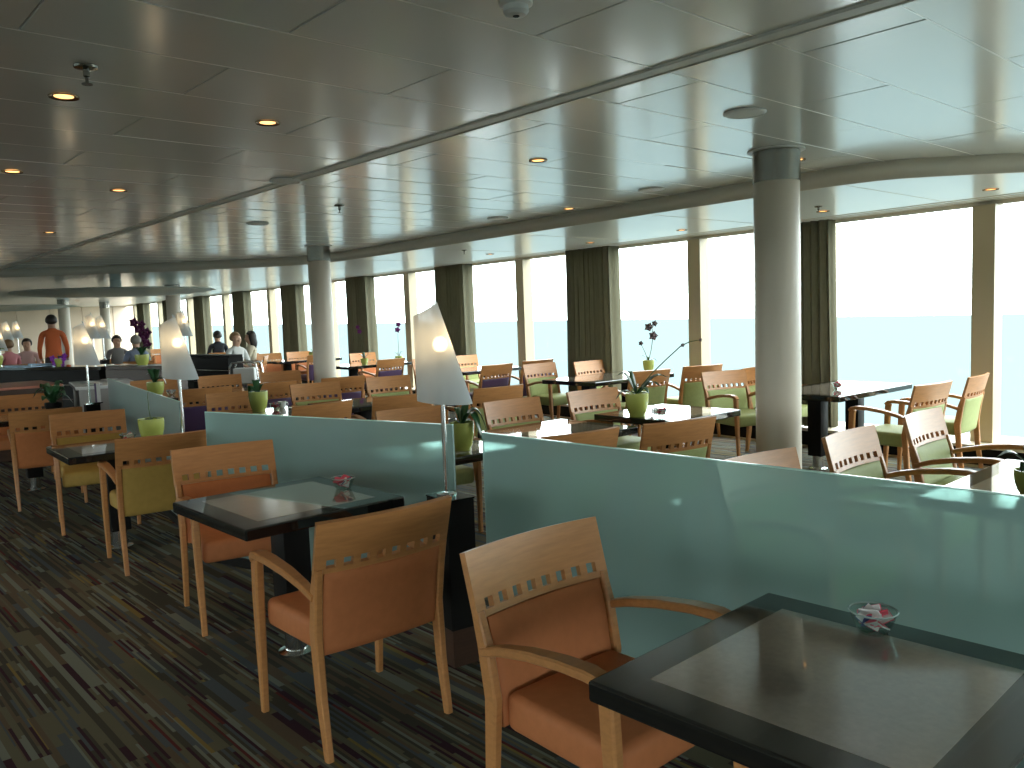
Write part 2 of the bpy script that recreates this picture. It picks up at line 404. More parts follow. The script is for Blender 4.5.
# faint panel joints of the lower ceiling and curtain track grooves
bm = bmesh.new()
for k in range(0, 18):
    y = 1.4 + k * 1.95
    x0 = 6.05 if 3 < y < 11 else (7.2 if y <= 3 else 6.3)
    add_bar(bm, [(x0, y, Z_LOW), (wx(y) - 0.35, y + 0.12, Z_LOW)], [(0.006, 0.004)] * 2, side=(0, 1, 0))
for dx in (-0.36, -0.22, -0.10):
    add_bar(bm, [(wx(1.0) + dx, 1.0, Z_LOW), (wx(36.8) + dx, 36.8, Z_LOW)], [(0.016, 0.012)] * 2, side=(1, 0, 0))
struct(finish(bm, 'trim_2', FASCIA))
# fascia between the two ceiling levels
bm = bmesh.new(); lo, hi = [], []
for x, y in fas: lo.append(bm.verts.new((x, y, Z_LOW - 0.004))); hi.append(bm.verts.new((x, y, Z_MAIN + 0.01)))
for i in range(len(fas) - 1): bm.faces.new((lo[i], lo[i + 1], hi[i + 1], hi[i]))
fo = struct(finish(bm, 'trim_3', FASCIA, ang=60)); md = fo.modifiers.new('thick', 'SOLIDIFY'); md.thickness = 0.03; md.offset = 0

# window wall
bm = bmesh.new()
def wall_bar(y0, y1, z0, z1, dx0, dx1):
    q = []
    for z in (z0, z1):
        for (y, d) in ((y0, dx0), (y1, dx0), (y1, dx1), (y0, dx1)): q.append(bm.verts.new((wx(y) + d, y, z)))
    for a in ((0, 1, 2, 3), (7, 6, 5, 4), (0, 4, 5, 1), (1, 5, 6, 2), (2, 6, 7, 3), (3, 7, 4, 0)): bm.faces.new([q[i] for i in a])
wall_bar(BACK, FAR, WIN_TOP, 2.75, 0.0, 0.07)
struct(finish(bm, 'wall_right', CREAM, smooth=False))
bm = bmesh.new(); wall_bar(BACK, FAR, 0.0, SILL - 0.03, -0.25, 0.4); struct(finish(bm, 'baseboard_right', BLACKM, smooth=False))
bm = bmesh.new(); wall_bar(BACK, FAR, SILL - 0.03, SILL, -0.28, 0.4); struct(finish(bm, 'trim_4', CREAM, smooth=False))
bm = bmesh.new(); wall_bar(BACK, FAR, 0.0, 0.012, -0.33, -0.25); struct(finish(bm, 'trim_5', MULLION, smooth=False))
PER = 3.55
posts = []
k = -8
while True:
    yc = 3.13 + PER / 2 * k + (0.12 if k == 0 else 0)
    if yc > FAR - 0.3: break
    posts.append((yc, k % 2 == 0)); k += 1
n_ = 0
for i, (yc, wide) in enumerate(posts):
    w = 0.20 if wide else 0.14
    bm = bmesh.new(); wall_bar(yc - w / 2, yc + w / 2, SILL, WIN_TOP, -0.085 if wide else -0.02, 0.10)
    n_ += 1
    o = struct(finish(bm, 'trim_%d' % (n_ + 5), MULLION, smooth=False))
    if i + 1 < len(posts):
        y1 = posts[i + 1][0]; w1 = 0.20 if posts[i + 1][1] else 0.14
        root = empty('window_%d' % (i + 1), (wx(yc), yc, SILL)); root['kind'] = 'structure'
        bm = bmesh.new(); wall_bar(yc + w / 2, y1 - w1 / 2, SILL, WIN_TOP, 0.035, 0.047)
        p = finish(bm, 'window_pane', GLASS, smooth=False); p['kind'] = 'structure'
        p.parent = root; p.matrix_parent_inverse = Matrix.Translation(-Vector(root.location))

# curtains: gathered cloth hung round every second post
def curtain(yc, w, label, depth=0.25):
    bm = bmesh.new(); pts = []
    rr = random.Random(int(yc * 10))
    y0, y1 = yc - w / 2, yc + w / 2
    for i in range(6): pts.append((wx(y0) - 0.02 - (depth - .02) * i / 5 + 0.008 * math.sin(i * 2.6), y0 + 0.012 * math.sin(i * 2.2)))
    n = int(w / 0.018)
    for i in range(1, n):
        t = i / n; ph = rr.uniform(-0.25, 0.25)
        pts.append((wx(y0 + w * t) - depth + 0.032 * math.sin(t * w / 0.105 * 2 * PI + ph), y0 + w * t + 0.012 * math.sin(t * w / 0.105 * 4 * PI)))
    for i in range(6): pts.append((wx(y1) - depth + (depth - .02) * i / 5 + 0.008 * math.sin(i * 2.6), y1 + 0.012 * math.sin(i * 2.2)))
    zs = [SILL + 0.01, 0.8, 1.5, 2.1, Z_LOW - 0.03, Z_LOW - 0.008]
    rows = []
    for zi, z in enumerate(zs):
        amp = 1.0 + 0.25 * math.sin(z * 2.3)
        rows.append([bm.verts.new((wx(yc) - depth + (x - (wx(yc) - depth)) * (amp if abs(x - wx(yc) + depth) < 0.05 else 1), yc + (y - yc) * (0.97 + 0.03 * math.cos(z * 1.4)), z)) for x, y in pts])
    for a, b in zip(rows, rows[1:]):
        for i in range(len(pts) - 1): bm.faces.new((a[i], a[i + 1], b[i + 1], b[i]))
    o = finish(bm, 'curtain', CURTAIN, ang=80)
    md = o.modifiers.new('thick', 'SOLIDIFY'); md.thickness = 0.004
    tag(o, label, 'curtain', 'olive curtains along the window wall')
    return o
cur_labels = ['olive green floor length curtain right behind the large near column',
              'wide dark olive curtain behind the lidless orchid pot and second window table',
              'gathered olive curtain just right of the tall lit lamp shade',
              'narrow dark curtain right of the farther column, fourth from the right',
              'dark curtain immediately left of the farther column',
              'slim dark curtain above the couple seated by the window',
              'slim dark curtain above the man in the dark suit',
              'thin dark curtain behind the second lamp shade, near the far wall',
              'thinnest dark curtain, closest of all to the far end wall']
cur_labels[1] = 'wide dark olive curtain left of the windowsill orchid with drooping blooms'
for i in range(9):
    yc = 5.2 + 3.56 * i - (0.28 if i else 0)
    if yc < 36: curtain(yc, 0.92 if i else 0.9, cur_labels[i], 0.25 if i else 0.19)

# pillars
def pillar(x, y, z0, ztop, r, name='pillar'):
    root = empty(name, (x, y, z0)); root['kind'] = 'structure'
    bm = bmesh.new(); h = ztop - z0
    add_lathe(bm, [(r + 0.02, 0), (r + 0.02, 0.10), (r, 0.11), (r, h - 0.21)], 40); finish(bm, 'shaft', CREAM, root, ang=40)
    bm = bmesh.new(); add_lathe(bm, [(r + 0.004, h - 0.21), (r + 0.004, h - 0.012)], 40); finish(bm, 'collar', BRUSHED, root, ang=40)
    bm = bmesh.new(); add_lathe(bm, [(r + 0.035, h - 0.010), (r + 0.035, h - 0.001)], 40); finish(bm, 'ring', WHITE, root, ang=40)
pillar(4.90, 3.20, 0, Z_MAIN, 0.148)
pillar(5.17, 10.45, 0, Z_MAIN, 0.150)
pillar(5.68, 18.45, PLAT, Z_LOW, 0.15)
pillar(7.1, 30.4, PLAT, Z_LOW, 0.15)
pillar(5.19, 26.9, PLAT, Z_LOW, 0.15)

DISCM = principled('pale_teal_disc', (0.72, 0.80, 0.75), rough=0.7)
# dropped round ceiling discs at the far end
def disc(x, y, r, z, name):
    bm = bmesh.new(); add_lathe(bm, [(r * .2, 0), (r * .8, 0.0), (r, 0.05), (r * .97, 0.07), (r * .2, 0.07)], 64, (x, y, z)); 
    add_lathe(bm, [(0.10, 0.07), (0.10, Z_LOW - z)], 12, (x, y, z))
    o = finish(bm, name, DISCM, ang=40); struct(o)
disc(4.1, 16.6, 1.75, 2.18, 'ceiling_disc')
disc(2.6, 25.2, 2.6, 2.13, 'ceiling_disc.001')

# the sea outside; the ship lists a little, so the water is not parallel to the floor
bm = bmesh.new()
nrm = Vector((0.02326, -0.00717, 0.9997)).normalized()
a = Vector((1, 0, 0)); a = (a - nrm * a.dot(nrm)).normalized(); b = nrm.cross(a)
ring = [bm.verts.new(Vector((0, 0, -25)) + (a * math.cos(2 * PI * i / 96) + b * math.sin(2 * PI * i / 96)) * 30000) for i in range(96)]
bm.faces.new(ring)
m, nt, out = new_mat('hazy_sea')
bs = nt.nodes.new('ShaderNodeBsdfPrincipled'); bs.inputs['Base Color'].default_value = (0.092, 0.115, 0.118, 1); bs.inputs['Roughness'].default_value = 0.6
bs.inputs['Specular IOR Level'].default_value = 0.0
nt.links.new(bs.outputs[0], out.inputs[0])
sea = finish(bm, 'sea', m, smooth=False); tag(sea, kind='structure')

# ------------------------------------------------------------------ chairs
def chair_meshes():
    parts = {}
    def yb(z):                                   # rake of the back
        return -0.232 - 0.15 * (z - 0.46) - 0.12 * max(0, z - 0.60)
    # crest rail: curved board with a row of eight square holes
    bm = bmesh.new()
    hw, pit = 0.036, 0.0635
    us = [-0.2825, -0.270, -0.255]
    for k in range(8):
        c = (k - 3.5) * pit; us += [c - hw / 2, c + hw / 2]
    us += [0.255, 0.270, 0.2825]
    vs = [0.688, 0.708, 0.740, 0.78, 0.83, 0.865, 0.88]
    def fn(u, v):
        sag = 0.031 * (1 - (u / 0.2825) ** 2)
        y = yb(v) - sag
        n = Vector((-2 * 0.031 * u / 0.2825 ** 2 * 1.0, 1, 0.27)).normalized()
        return (u * (1.0 + 0.02 * (v - 0.65)), y, v), n
    hole = lambda i, j: j == 1 and 3 <= i < 18 and (i - 3) % 2 == 0
    cell_sheet(bm, us, vs, lambda i, j: not hole(i, j), fn, 0.021)
    parts['crest_rail'] = (bm, WOOD)
    # back pad
    bm = bmesh.new()
    def fp(u, v):
        x = u * 0.244; z = 0.530 + v * 0.158
        y = yb(z) - 0.021 * (1 - (x / 0.2825) ** 2) - 0.002
        return (x, y, z), Vector((-0.18 * u, 1, 0.16)).normalized()
    add_pillow(bm, fp, 12, 10, 0.024, 0.046, 8)
    parts['backrest'] = (bm, None)
    # seat cushion
    bm = bmesh.new(); add_box(bm, (0, 0.006, 0.415), (0.49, 0.462, 0.115), 0.028, 3)
    for v in bm.verts:
        k = (v.co.y + 0.225) / 0.46
        v.co.x *= 0.94 + 0.07 * k
        if v.co.z > 0.44: v.co.z += 0.012 * (1 - (v.co.x / 0.26) ** 2) * (1 - (v.co.y / 0.25) ** 2)
    parts['seat'] = (bm, None)
    for s in (-1, 1):
        bm = bmesh.new()
        add_bar(bm, [(s * 0.262, -0.285, 0.0), (s * 0.262, -0.252, 0.22), (s * 0.262, yb(0.46) - 0.004, 0.46), (s * 0.264, yb(0.62) - 0.004, 0.62), (s * 0.266, yb(0.705) - 0.005, 0.708)],
                [(0.026, 0.034), (0.03, 0.044), (0.032, 0.052), (0.032, 0.046), (0.03, 0.034)])
        parts['leg%d' % (0 if s < 0 else 1)] = (bm, WOOD)
        bm = bmesh.new()
        add_bar(bm, [(s * 0.268, 0.252, 0.0), (s * 0.272, 0.24, 0.30), (s * 0.274, 0.232, 0.50), (s * 0.274, 0.226, 0.615), (s * 0.274, 0.218, 0.648)],
                [(0.027, 0.028), (0.034, 0.042), (0.036, 0.05), (0.036, 0.05), (0.036, 0.05)])
        parts['leg%d' % (2 if s < 0 else 3)] = (bm, WOOD)
        bm = bmesh.new()
        add_bar(bm, [(s * 0.270, -0.262, 0.598), (s * 0.272, -0.17, 0.627), (s * 0.276, -0.05, 0.652), (s * 0.280, 0.08, 0.667), (s * 0.280, 0.17, 0.669), (s * 0.278, 0.222, 0.660), (s * 0.275, 0.247, 0.638)],
                [(0.034, 0.026), (0.042, 0.028), (0.050, 0.029), (0.056, 0.029), (0.056, 0.030), (0.050, 0.030), (0.040, 0.030)])
        parts['arm%d' % (0 if s < 0 else 1)] = (bm, WOOD)
    return parts
ORDER = ['seat', 'backrest', 'crest_rail', 'leg0', 'leg1', 'leg2', 'leg3', 'arm0', 'arm1']
CM = {}
for k_, (bm, mt) in chair_meshes().items():
    if mt is None:
        for cname, cm_ in (('orange', ORANGE), ('rust', RUST), ('mustard', MUSTARD), ('green', GREEN), ('purple', PURPLE)):
            b2 = bm.copy(); o = finish(b2, k_, cm_); CM[k_, cname] = o.data; bpy.data.objects.remove(o)
        bm.free()
    else:
        o = finish(bm, k_.rstrip('0123'), mt, ang=30); CM[k_, None] = o.data; bpy.data.objects.remove(o)
NAMES = {'leg0': 'leg', 'leg1': 'leg', 'leg2': 'leg', 'leg3': 'leg', 'arm0': 'armrest', 'arm1': 'armrest'}
CHAIRS = {}
def chair(x, y, rot, colour, label, group, z=0.0):
    """x, y = middle of the top of the back; rot = 0 faces +Y"""
    rz = R(rot)
    ox, oy = x + 0.345 * -math.sin(rz), y + 0.345 * math.cos(rz)
    if colour not in CHAIRS:
        r = empty('armchair', (ox, oy, z), rz)
        for k_ in ORDER:
            d = CM.get((k_, None)) or CM[k_, colour]
            o = bpy.data.objects.new(NAMES.get(k_, k_), d); COL.objects.link(o); o.parent = r
        CHAIRS[colour] = r
    else:
        r = dup(CHAIRS[colour], None, (ox, oy, z), rz)
    tag(r, label, 'chair', group)
    return r
GL, GM, GW, GF = 'armchairs along the aisle tables', 'armchairs around the middle tables', 'armchairs around the window tables', 'armchairs in the far part of the room'
chair(1.655, 1.985, 182.5, 'orange', 'nearest wooden armchair, orange leather, facing the camera behind the near black table', GL)
chair(1.51, 2.60, 1, 'orange', 'orange armchair seen from behind, drawn up to the second black table', GL)
chair(1.68, 4.75, 172, 'orange', 'orange armchair facing us on the far side of the second black table', GL)
chair(1.575, 5.51, -3, 'mustard', 'mustard backed armchair seen from behind at the small third table', GL)
chair(1.585, 7.62, 172, 'mustard', 'armchair facing us on the far side of the small third table', GL)
chair(1.38, 8.22, -8, 'rust', 'rust backed armchair seen from behind at the fourth aisle table', GL)
chair(1.50, 10.42, 172, 'rust', 'armchair at the left picture edge facing us across the fourth aisle table', GL)
chair(3.27, 2.27, 176, 'green', 'armchair just above the glass edge in front of the large near column', GM)
chair(4.17, 2.31, 183, 'green', 'green armchair facing us beside the near column, left of two at the plant table', GM)
chair(5.12, 2.36, 184, 'green', 'green armchair facing us, right of two, with its arm over the sill', GM)
chair(3.28, 3.42, -5, 'green', 'armchair seen from behind, mostly hidden under the near glass edge', GM)
chair(3.99, 3.28, -10, 'green', 'armchair seen from behind at the table with the potted orchid, left of the near column', GM)
chair(3.36, 5.40, 170, 'green', 'armchair top showing just above the second glass panel, left of the first lamp pole', GM)
chair(4.18, 5.19, 178, 'green', 'green padded armchair facing us, right of the tall lit lamp shade', GM)
chair(5.11, 5.21, 175, 'green', 'armchair facing us just left of the long leaved pot on the middle table', GM)
chair(4.87, 6.20, -4, 'green', 'armchair back right behind the green padded chair by the tall lamp', GM)
chair(3.12, 6.36, 4, 'purple', 'armchair back rising over the middle of the second glass panel, beside the cup', GM)
chair(3.90, 6.37, -8, 'purple', 'armchair back partly behind the tall lamp shade, left of its pole', GM)
chair(3.09, 8.29, 170, 'orange', 'armchair facing us just left of the lime pot above the second glass panel', GM)
chair(4.08, 8.52, 172, 'green', 'armchair facing us in front of the farther column', GM)
chair(5.03, 8.56, 174, 'green', 'armchair with eight square holes facing us, left of the tall lamp shade', GM)
chair(3.10, 9.15, -3, 'purple', 'purple backed armchair just right of the second lamp pole', GM)
chair(3.86, 9.14, -5, 'purple', 'armchair back hidden behind the small lime pot over the second glass panel', GM)
chair(4.72, 9.05, -3, 'purple', 'purple backed armchair at the foot of the farther column', GM)
chair(3.16, 11.3, 173, 'orange', 'armchair facing us behind the lime pot left of the second lamp pole', GM)
chair(3.98, 11.2, 172, 'orange', 'armchair facing us right of the second lamp shade, below the dark cabinet', GM)
chair(4.78, 11.05, 172, 'orange', 'armchair facing us below the chrome trolley handle', GM)
chair(6.92, 3.06, -4, 'green', 'green armchair with empty seat at the table right of the near column', GW)
chair(7.80, 3.06, 6, 'green', 'pale green backed armchair against the wide right window post', GW)
chair(7.28, 5.43, 164, 'green', 'green armchair facing us just left of the near column', GW)
chair(7.87, 5.42, 180, 'green', 'armchair behind the near column, only its green seat showing right of it', GW)
chair(7.05, 6.22, -10, 'green', 'green backed armchair behind the arching orchid stem', GW)
chair(7.88, 6.14, -14, 'green', 'green backed armchair seen from behind at the thinner window post', GW)
chair(7.35, 8.50, 178, 'green', 'green armchair facing us right of the first bright window post', GW)
chair(7.97, 8.19, 182, 'green', 'armchair facing us at the foot of the wide olive curtain', GW)
chair(7.00, 8.93, 4, 'purple', 'purple cushioned armchair seen from behind, right of the tall lamp shade', GW)
chair(7.90, 9.12, -2, 'purple', 'armchair back peeping out behind the green chair by the bright post', GW)
chair(7.55, 11.55, 176, 'purple', 'pale lit armchair facing us, cut by the left edge of the tall lamp shade', GW)
chair(8.28, 11.55, 176, 'green', 'armchair facing us just right of the tall lamp shade, under the curtain', GW)
chair(7.22, 12.10, 6, 'purple', 'purple padded armchair seen from behind, left of the tall lamp shade', GW)
chair(8.20, 14.90, 176, 'orange', 'pale lit armchair facing us right of the farther column', GW)
chair(7.55, 15.40, -4, 'purple', 'armchair seen from behind touching the right side of the farther column', GW)
chair(7.35, 17.55, 176, 'orange', 'far armchair facing us left of the farther column, left of its pair', GW, PLAT)
chair(8.05, 17.55, 176, 'orange', 'far armchair facing us left of the farther column, right of its pair', GW, PLAT)
chair(7.10, 18.15, 0, 'green', 'small green backed armchair beside the long haired woman', GF, PLAT)
chair(7.55, 26.1, 176, 'orange', 'far armchair behind the second lamp shade, left of the man in the suit', GF, PLAT)
chair(7.9, 20.9, 176, 'orange', 'far pale armchair just right of the man in the dark suit', GF, PLAT)

# ------------------------------------------------------------------ tables
def table(cx, cy, w, d, rot, label, group, peds=1, z=0.0):
    r = empty('cafe_table', (cx, cy, z), R(rot))
    bm = bmesh.new(); add_box(bm, (0, 0, 0.715), (w, d, 0.05), 0.007, 2); finish(bm, 'tabletop', BLACK, r, ang=12)
    bm = bmesh.new(); add_box(bm, (0, 0, 0.7402), (w - 0.20, d - 0.20, 0.0008)); finish(bm, 'inlay', INLAY, r, smooth=False)
    for k in range(peds):
        px = 0 if peds == 1 else (-w / 4 if k == 0 else w / 4)
        bm = bmesh.new(); add_box(bm, (px, 0, 0.41), (0.135, 0.135, 0.56), 0.006, 2); add_box(bm, (px, 0, 0.68), (0.34, 0.34, 0.02), 0.004, 1)
        p = finish(bm, 'pedestal', BLACKM, r)
        bm = bmesh.new(); add_lathe(bm, [(0.085, 0), (0.085, 0.012), (0.052, 0.02), (0.052, 0.135)], 24, (px, 0, 0)); finish(bm, 'foot', CHROME, p)
    tag(r, label, 'table', group); return r
GT = 'black topped cafe tables'
table(1.68, 0.955, 0.79, 0.79, 4, 'black table with taupe inlay, largest and nearest, cut by the lower right corner', GT)
table(1.59, 3.675, 0.785, 0.79, 3.5, 'second black square table, between two orange chairs', GT)
table(1.47, 6.36, 0.72, 0.74, 0, 'small black table behind the mustard backed chair, reflecting a lamp', GT)
table(1.42, 9.32, 0.75, 0.75, 0, 'dark table edge at the left picture border, fourth along the aisle', GT)
table(4.07, 1.25, 1.10, 0.80, 3, 'reflective table at the right edge, with a pot of dark leaves', GT, 2)
table(5.55, 1.25, 0.80, 0.80, 3, 'table cut off at the right picture border beneath the sill', GT)
table(2.86, 4.38, 0.80, 0.80, 2, 'table carrying the lime pot between the two glass panels', GT)
table(3.93, 4.36, 0.84, 0.78, 2, 'glossy table reflecting the sky, just above the left end of the near glass', GT)
table(5.12, 4.36, 0.86, 0.80, 2, 'table with lime orchid pot and sugar bowl, left of the near column', GT)
table(3.12, 7.34, 0.80, 0.80, 2, 'table with lime pot and cup behind the second glass panel', GT)
table(4.05, 7.40, 0.80, 0.80, 2, 'table hidden among chair backs behind the second glass panel', GT)
table(2.98, 10.25, 0.80, 0.80, 2, 'table with a lime pot left of the second lamp pole', GT)
table(4.22, 10.12, 1.20, 0.80, 2, 'table with white crockery right of the chrome trolley', GT, 2)
table(7.46, 4.23, 1.42, 0.82, 1.5, 'long window table right of the near column with a packet holder', GT, 2)
table(7.46, 7.28, 1.46, 0.90, 2, 'long window table carrying the orchid with drooping blooms', GT, 2)
table(7.52, 10.28, 1.46, 0.86, 2, 'long window table right of the tall lamp shade, third from the near column', GT, 2)
table(7.60, 13.50, 1.46, 0.86, 2, 'long window table just right of the farther column', GT, 2)
table(7.65, 16.35, 1.46, 0.86, 2, 'long window table just left of the farther column', GT, 2, PLAT * 0) if False else None
table(7.78, 16.75, 1.46, 0.80, 2, 'long window table just left of the farther column', GT, 2)

# ------------------------------------------------------------------ frosted glass partitions
PART_H = 1.0
def partition(p0, p1, label):
    d = Vector((p1[0] - p0[0], p1[1] - p0[1], 0)); L = d.length; rz = math.atan2(d.y, d.x)
    r = empty('glass_partition', (p0[0], p0[1], 0), rz)
    bm = bmesh.new(); add_box(bm, (L / 2, 0, (PART_H + 0.06) / 2), (L, 0.014, PART_H - 0.06)); finish(bm, 'frosted_panel', FROST, r, smooth=False)
    bm = bmesh.new(); add_box(bm, (L / 2, 0, PART_H + 0.0022), (L, 0.014, 0.004)); finish(bm, 'polished_edge', EDGE, r, smooth=False)
    bm = bmesh.new(); add_box(bm, (L / 2, 0, 0.03), (L, 0.06, 0.06), 0.005, 1); finish(bm, 'floor_channel', BLACKM, r)
    tag(r, label, 'partition', 'frosted glass partitions')
partition((2.40, 3.20), (2.66, 0.10), 'large near teal frosted glass partition beside the near table')
partition((2.48, 3.57), (1.845, 5.49), 'teal frosted glass partition behind the second table and its sugar bowl')
partition((1.97, 6.42), (2.36, 10.20), 'farther teal frosted glass partition whose top slopes away beside the second lamp')

# ------------------------------------------------------------------ lamps on black pedestals
def lamp_meshes():
    out = {}
    bm = bmesh.new(); add_lathe(bm, [(0.045, 0.0), (0.045, 0.008), (0.012, 0.012)], 24); out['base'] = (bm, CHROME)
    bm = bmesh.new(); add_tube(bm, [(0, 0, 0.008), (0, 0, 0.3), (0, 0, 0.60)], 0.0105, 14); out['pole'] = (bm, CHROME)
    bm = bmesh.new(); add_lathe(bm, [(0.014, 0.575), (0.019, 0.59), (0.019, 0.645), (0.014, 0.655)], 16); out['socket'] = (bm, BRUSHED)
    bm = bmesh.new(); bmesh.ops.create_uvsphere(bm, u_segments=20, v_segments=14, radius=0.033, matrix=Matrix.Translation((0, 0, 0.685)) @ Matrix.Diagonal((1, 1, 1.1, 1))); out['bulb'] = (bm, BULB)
    # rolled sheet: a wrap and a bit, taller at the outer end, flaring to one side
    bm = bmesh.new(); n, m_ = 56, 14; rows = []
    for j in range(m_ + 1):
        row = []
        for i in range(n + 1):
            t = i / n; th = 0.35 + t * 2 * PI * 1.14
            k = j / m_
            top = 0.815 + 0.055 * (1 + math.cos(th - 0.1)) / 2 + (0.045 * max(0, (t - 0.80) / 0.2) ** 2)
            bot = 0.425 + (0.075 * max(0, (t - 0.86) / 0.14)) - 0.012 * math.cos(th)
            z = bot + (top - bot) * k
            kk = (z - 0.42) / 0.45
            xl, xr = -0.112, 0.128 - 0.138 * kk
            rx = (xr - xl) / 2 + 0.006 * t; cx = (xr + xl) / 2
            row.append(bm.verts.new((cx + rx * math.cos(th), (rx * 0.9 + 0.01) * math.sin(th), z)))
        rows.append(row)
    for a_, b_ in zip(rows, rows[1:]):
        for i in range(n): bm.faces.new((a_[i], a_[i + 1], b_[i + 1], b_[i]))
    out['lamp_shade'] = (bm, SHADE)
    return out
LM = {}
for k_, (bm, mt) in lamp_meshes().items():
    o = finish(bm, k_, mt, ang=60); LM[k_] = o.data; bpy.data.objects.remove(o)
LAMP0 = None
def lamp(x, y, zb, rz, label, power=0.12):
    global LAMP0
    if LAMP0 is None:
        LAMP0 = empty('lamp', (x, y, zb), rz)
        for k_ in ('base', 'pole', 'socket', 'bulb', 'lamp_shade'):
            o = bpy.data.objects.new(k_, LM[k_]); COL.objects.link(o); o.parent = LAMP0
        r = LAMP0
    else: r = dup(LAMP0, None, (x, y, zb), rz)
    tag(r, label, 'lamp', 'rolled sheet lamps on the partitions')
    l = bpy.data.lights.new('lamp_light', 'POINT'); l.energy = power; l.color = (1, 0.66, 0.36); l.shadow_soft_size = 0.045
    lo = bpy.data.objects.new('lamp_light', l); COL.objects.link(lo); lo.location = (x, y, zb + 0.76)
    return r
def pedestal_box(x, y, rz, label, h=0.755, w=0.14, d=0.19):
    r = empty('lamp_pedestal', (x, y, 0), rz)
    bm = bmesh.new(); add_box(bm, (0, 0, (h + 0.17) / 2), (w, d, h - 0.17), 0.003, 1); finish(bm, 'cabinet', BLACKM, r, ang=12)
    bm = bmesh.new(); add_box(bm, (0, 0, h + 0.004), (w + 0.006, d + 0.006, 0.008), 0.002, 1); finish(bm, 'top', BLACK, r, ang=12)
    bm = bmesh.new(); add_box(bm, (0, 0, 0.085), (w - 0.012, d - 0.012, 0.17)); finish(bm, 'plinth', DKBROWN, r, smooth=False)
    tag(r, label, 'pedestal', 'black lamp pedestals')
LR = R(-39)
pedestal_box(2.10, 3.07, R(-5), 'black pedestal box with brown plinth under the tallest nearest lamp')
lamp(2.10, 3.095, 0.763, LR, 'tallest nearest lamp with a pointed white rolled shade and lit bulb')
pedestal_box(1.93, 6.25, R(-5), 'black pedestal box under the second lamp, behind the lime pot')
lamp(1.93, 6.25, 0.763, LR, 'second lamp along the glass, white rolled shade left of the farther column')
pedestal_box(2.10, 9.85, R(-5), 'small black pedestal box under the third lamp with purple blooms')
lamp(2.08, 9.85, 0.763, LR, 'third lamp with a white rolled shade, behind purple blooms')

# ------------------------------------------------------------------ pots, plants and bowls
def add_leaf(bm, base, az, L, w, rise, droop, fold=0.25, n=9):
    d = Vector((math.cos(az), math.sin(az), 0)); s = Vector((-d.y, d.x, 0)); rows = []
    for i in range(n + 1):
        t = i / n
        p = Vector(base) + d * L * (t * (1 - 0.15 * t)) + Vector((0, 0, rise * math.sin(min(1, t * 1.15) * PI * 0.62) - droop * t ** 2.2))
        ww = w * (math.sin(PI * min(1, 0.12 + 0.88 * t)) ** 0.7) if t < 1 else 0.001
        rows.append([bm.verts.new(p + s * ww / 2 + Vector((0, 0, fold * ww / 2))), bm.verts.new(p), bm.verts.new(p - s * ww / 2 + Vector((0, 0, fold * ww / 2)))])
    for a_, b_ in zip(rows, rows[1:]):
        for i in range(2): bm.faces.new((a_[i], a_[i + 1], b_[i + 1], b_[i]))
def solid(o, t=0.0015):
    md = o.modifiers.new('thick', 'SOLIDIFY'); md.thickness = t; return o
def add_bloom(bm, c, r, facing, n=5):
    f_ = Vector(facing).normalized(); u = f_.orthogonal().normalized(); v = f_.cross(u)
    for k in range(n):
        a_ = 2 * PI * k / n; d = u * math.cos(a_) + v * math.sin(a_); s = f_.cross(d)
        q = [Vector(c), Vector(c) + d * r * .5 + s * r * .42 + f_ * r * .15, Vector(c) + d * r + f_ * r * .05, Vector(c) + d * r * .5 - s * r * .42 + f_ * r * .15]
        bm.faces.new([bm.verts.new(x) for x in q])
    bmesh.ops.create_uvsphere(bm, u_segments=8, v_segments=6, radius=r * .25, matrix=Matrix.Translation(Vector(c) + f_ * r * .12))
def potted(x, y, z, label, h=0.135, r=0.062, leaves=None, leafmat=None, stems=None, petal=None, potmat=None, name='potted_plant', seed=1):
    """leaves: list of (azimuth, length, width, rise, droop); stems: list of (points, blooms)"""
    root = empty(name, (x, y, z)); rr = random.Random(seed)
    bm = bmesh.new(); k = r / 0.062
    prof = [(r * .68, 0), (r * .71, h * .04), (r * .68, h * .10), (r * .80, h * .20), (r * .94, h * .5), (r * 1.0, h * .80), (r * .99, h), (r * .93, h), (r * .90, h * .85), (r * .3, h * .84)]
    add_lathe(bm, prof, 28); finish(bm, 'pot', potmat or POT, root, ang=50)
    bm = bmesh.new(); add_lathe(bm, [(r * .89, h * .84), (r * .86, h * .9), (r * .3, h * .93)], 18); finish(bm, 'soil', SOIL, root)
    for lf in (leaves or []):
        bm = bmesh.new(); add_leaf(bm, (0, 0, h * .9), *lf); solid(finish(bm, 'leaf', leafmat or LEAF, root, ang=80))
    for pts, blooms in (stems or []):
        bm = bmesh.new(); add_tube(bm, pts, [0.0042] * (len(pts) - 1) + [0.0022], 6); st = finish(bm, 'stem', STEM, root)
        for (c, br, fc) in blooms:
            bm = bmesh.new(); add_bloom(bm, c, br, fc); solid(finish(bm, 'bloom', petal or PETAL_P, st, ang=80), 0.001)
    tag(root, label, 'potted plant', 'lime pots with plants'); return root
T = 0.741
ca_ = FWD.copy(); ca_.z = 0
tocam = (-ca_).normalized()
ri = Vector((RIGHT.x, RIGHT.y, 0)).normalized()
def rel(r_, d_, z_): v = ri * r_ + tocam * d_; return (v.x, v.y, z_)
azr = math.atan2(ri.y, ri.x)
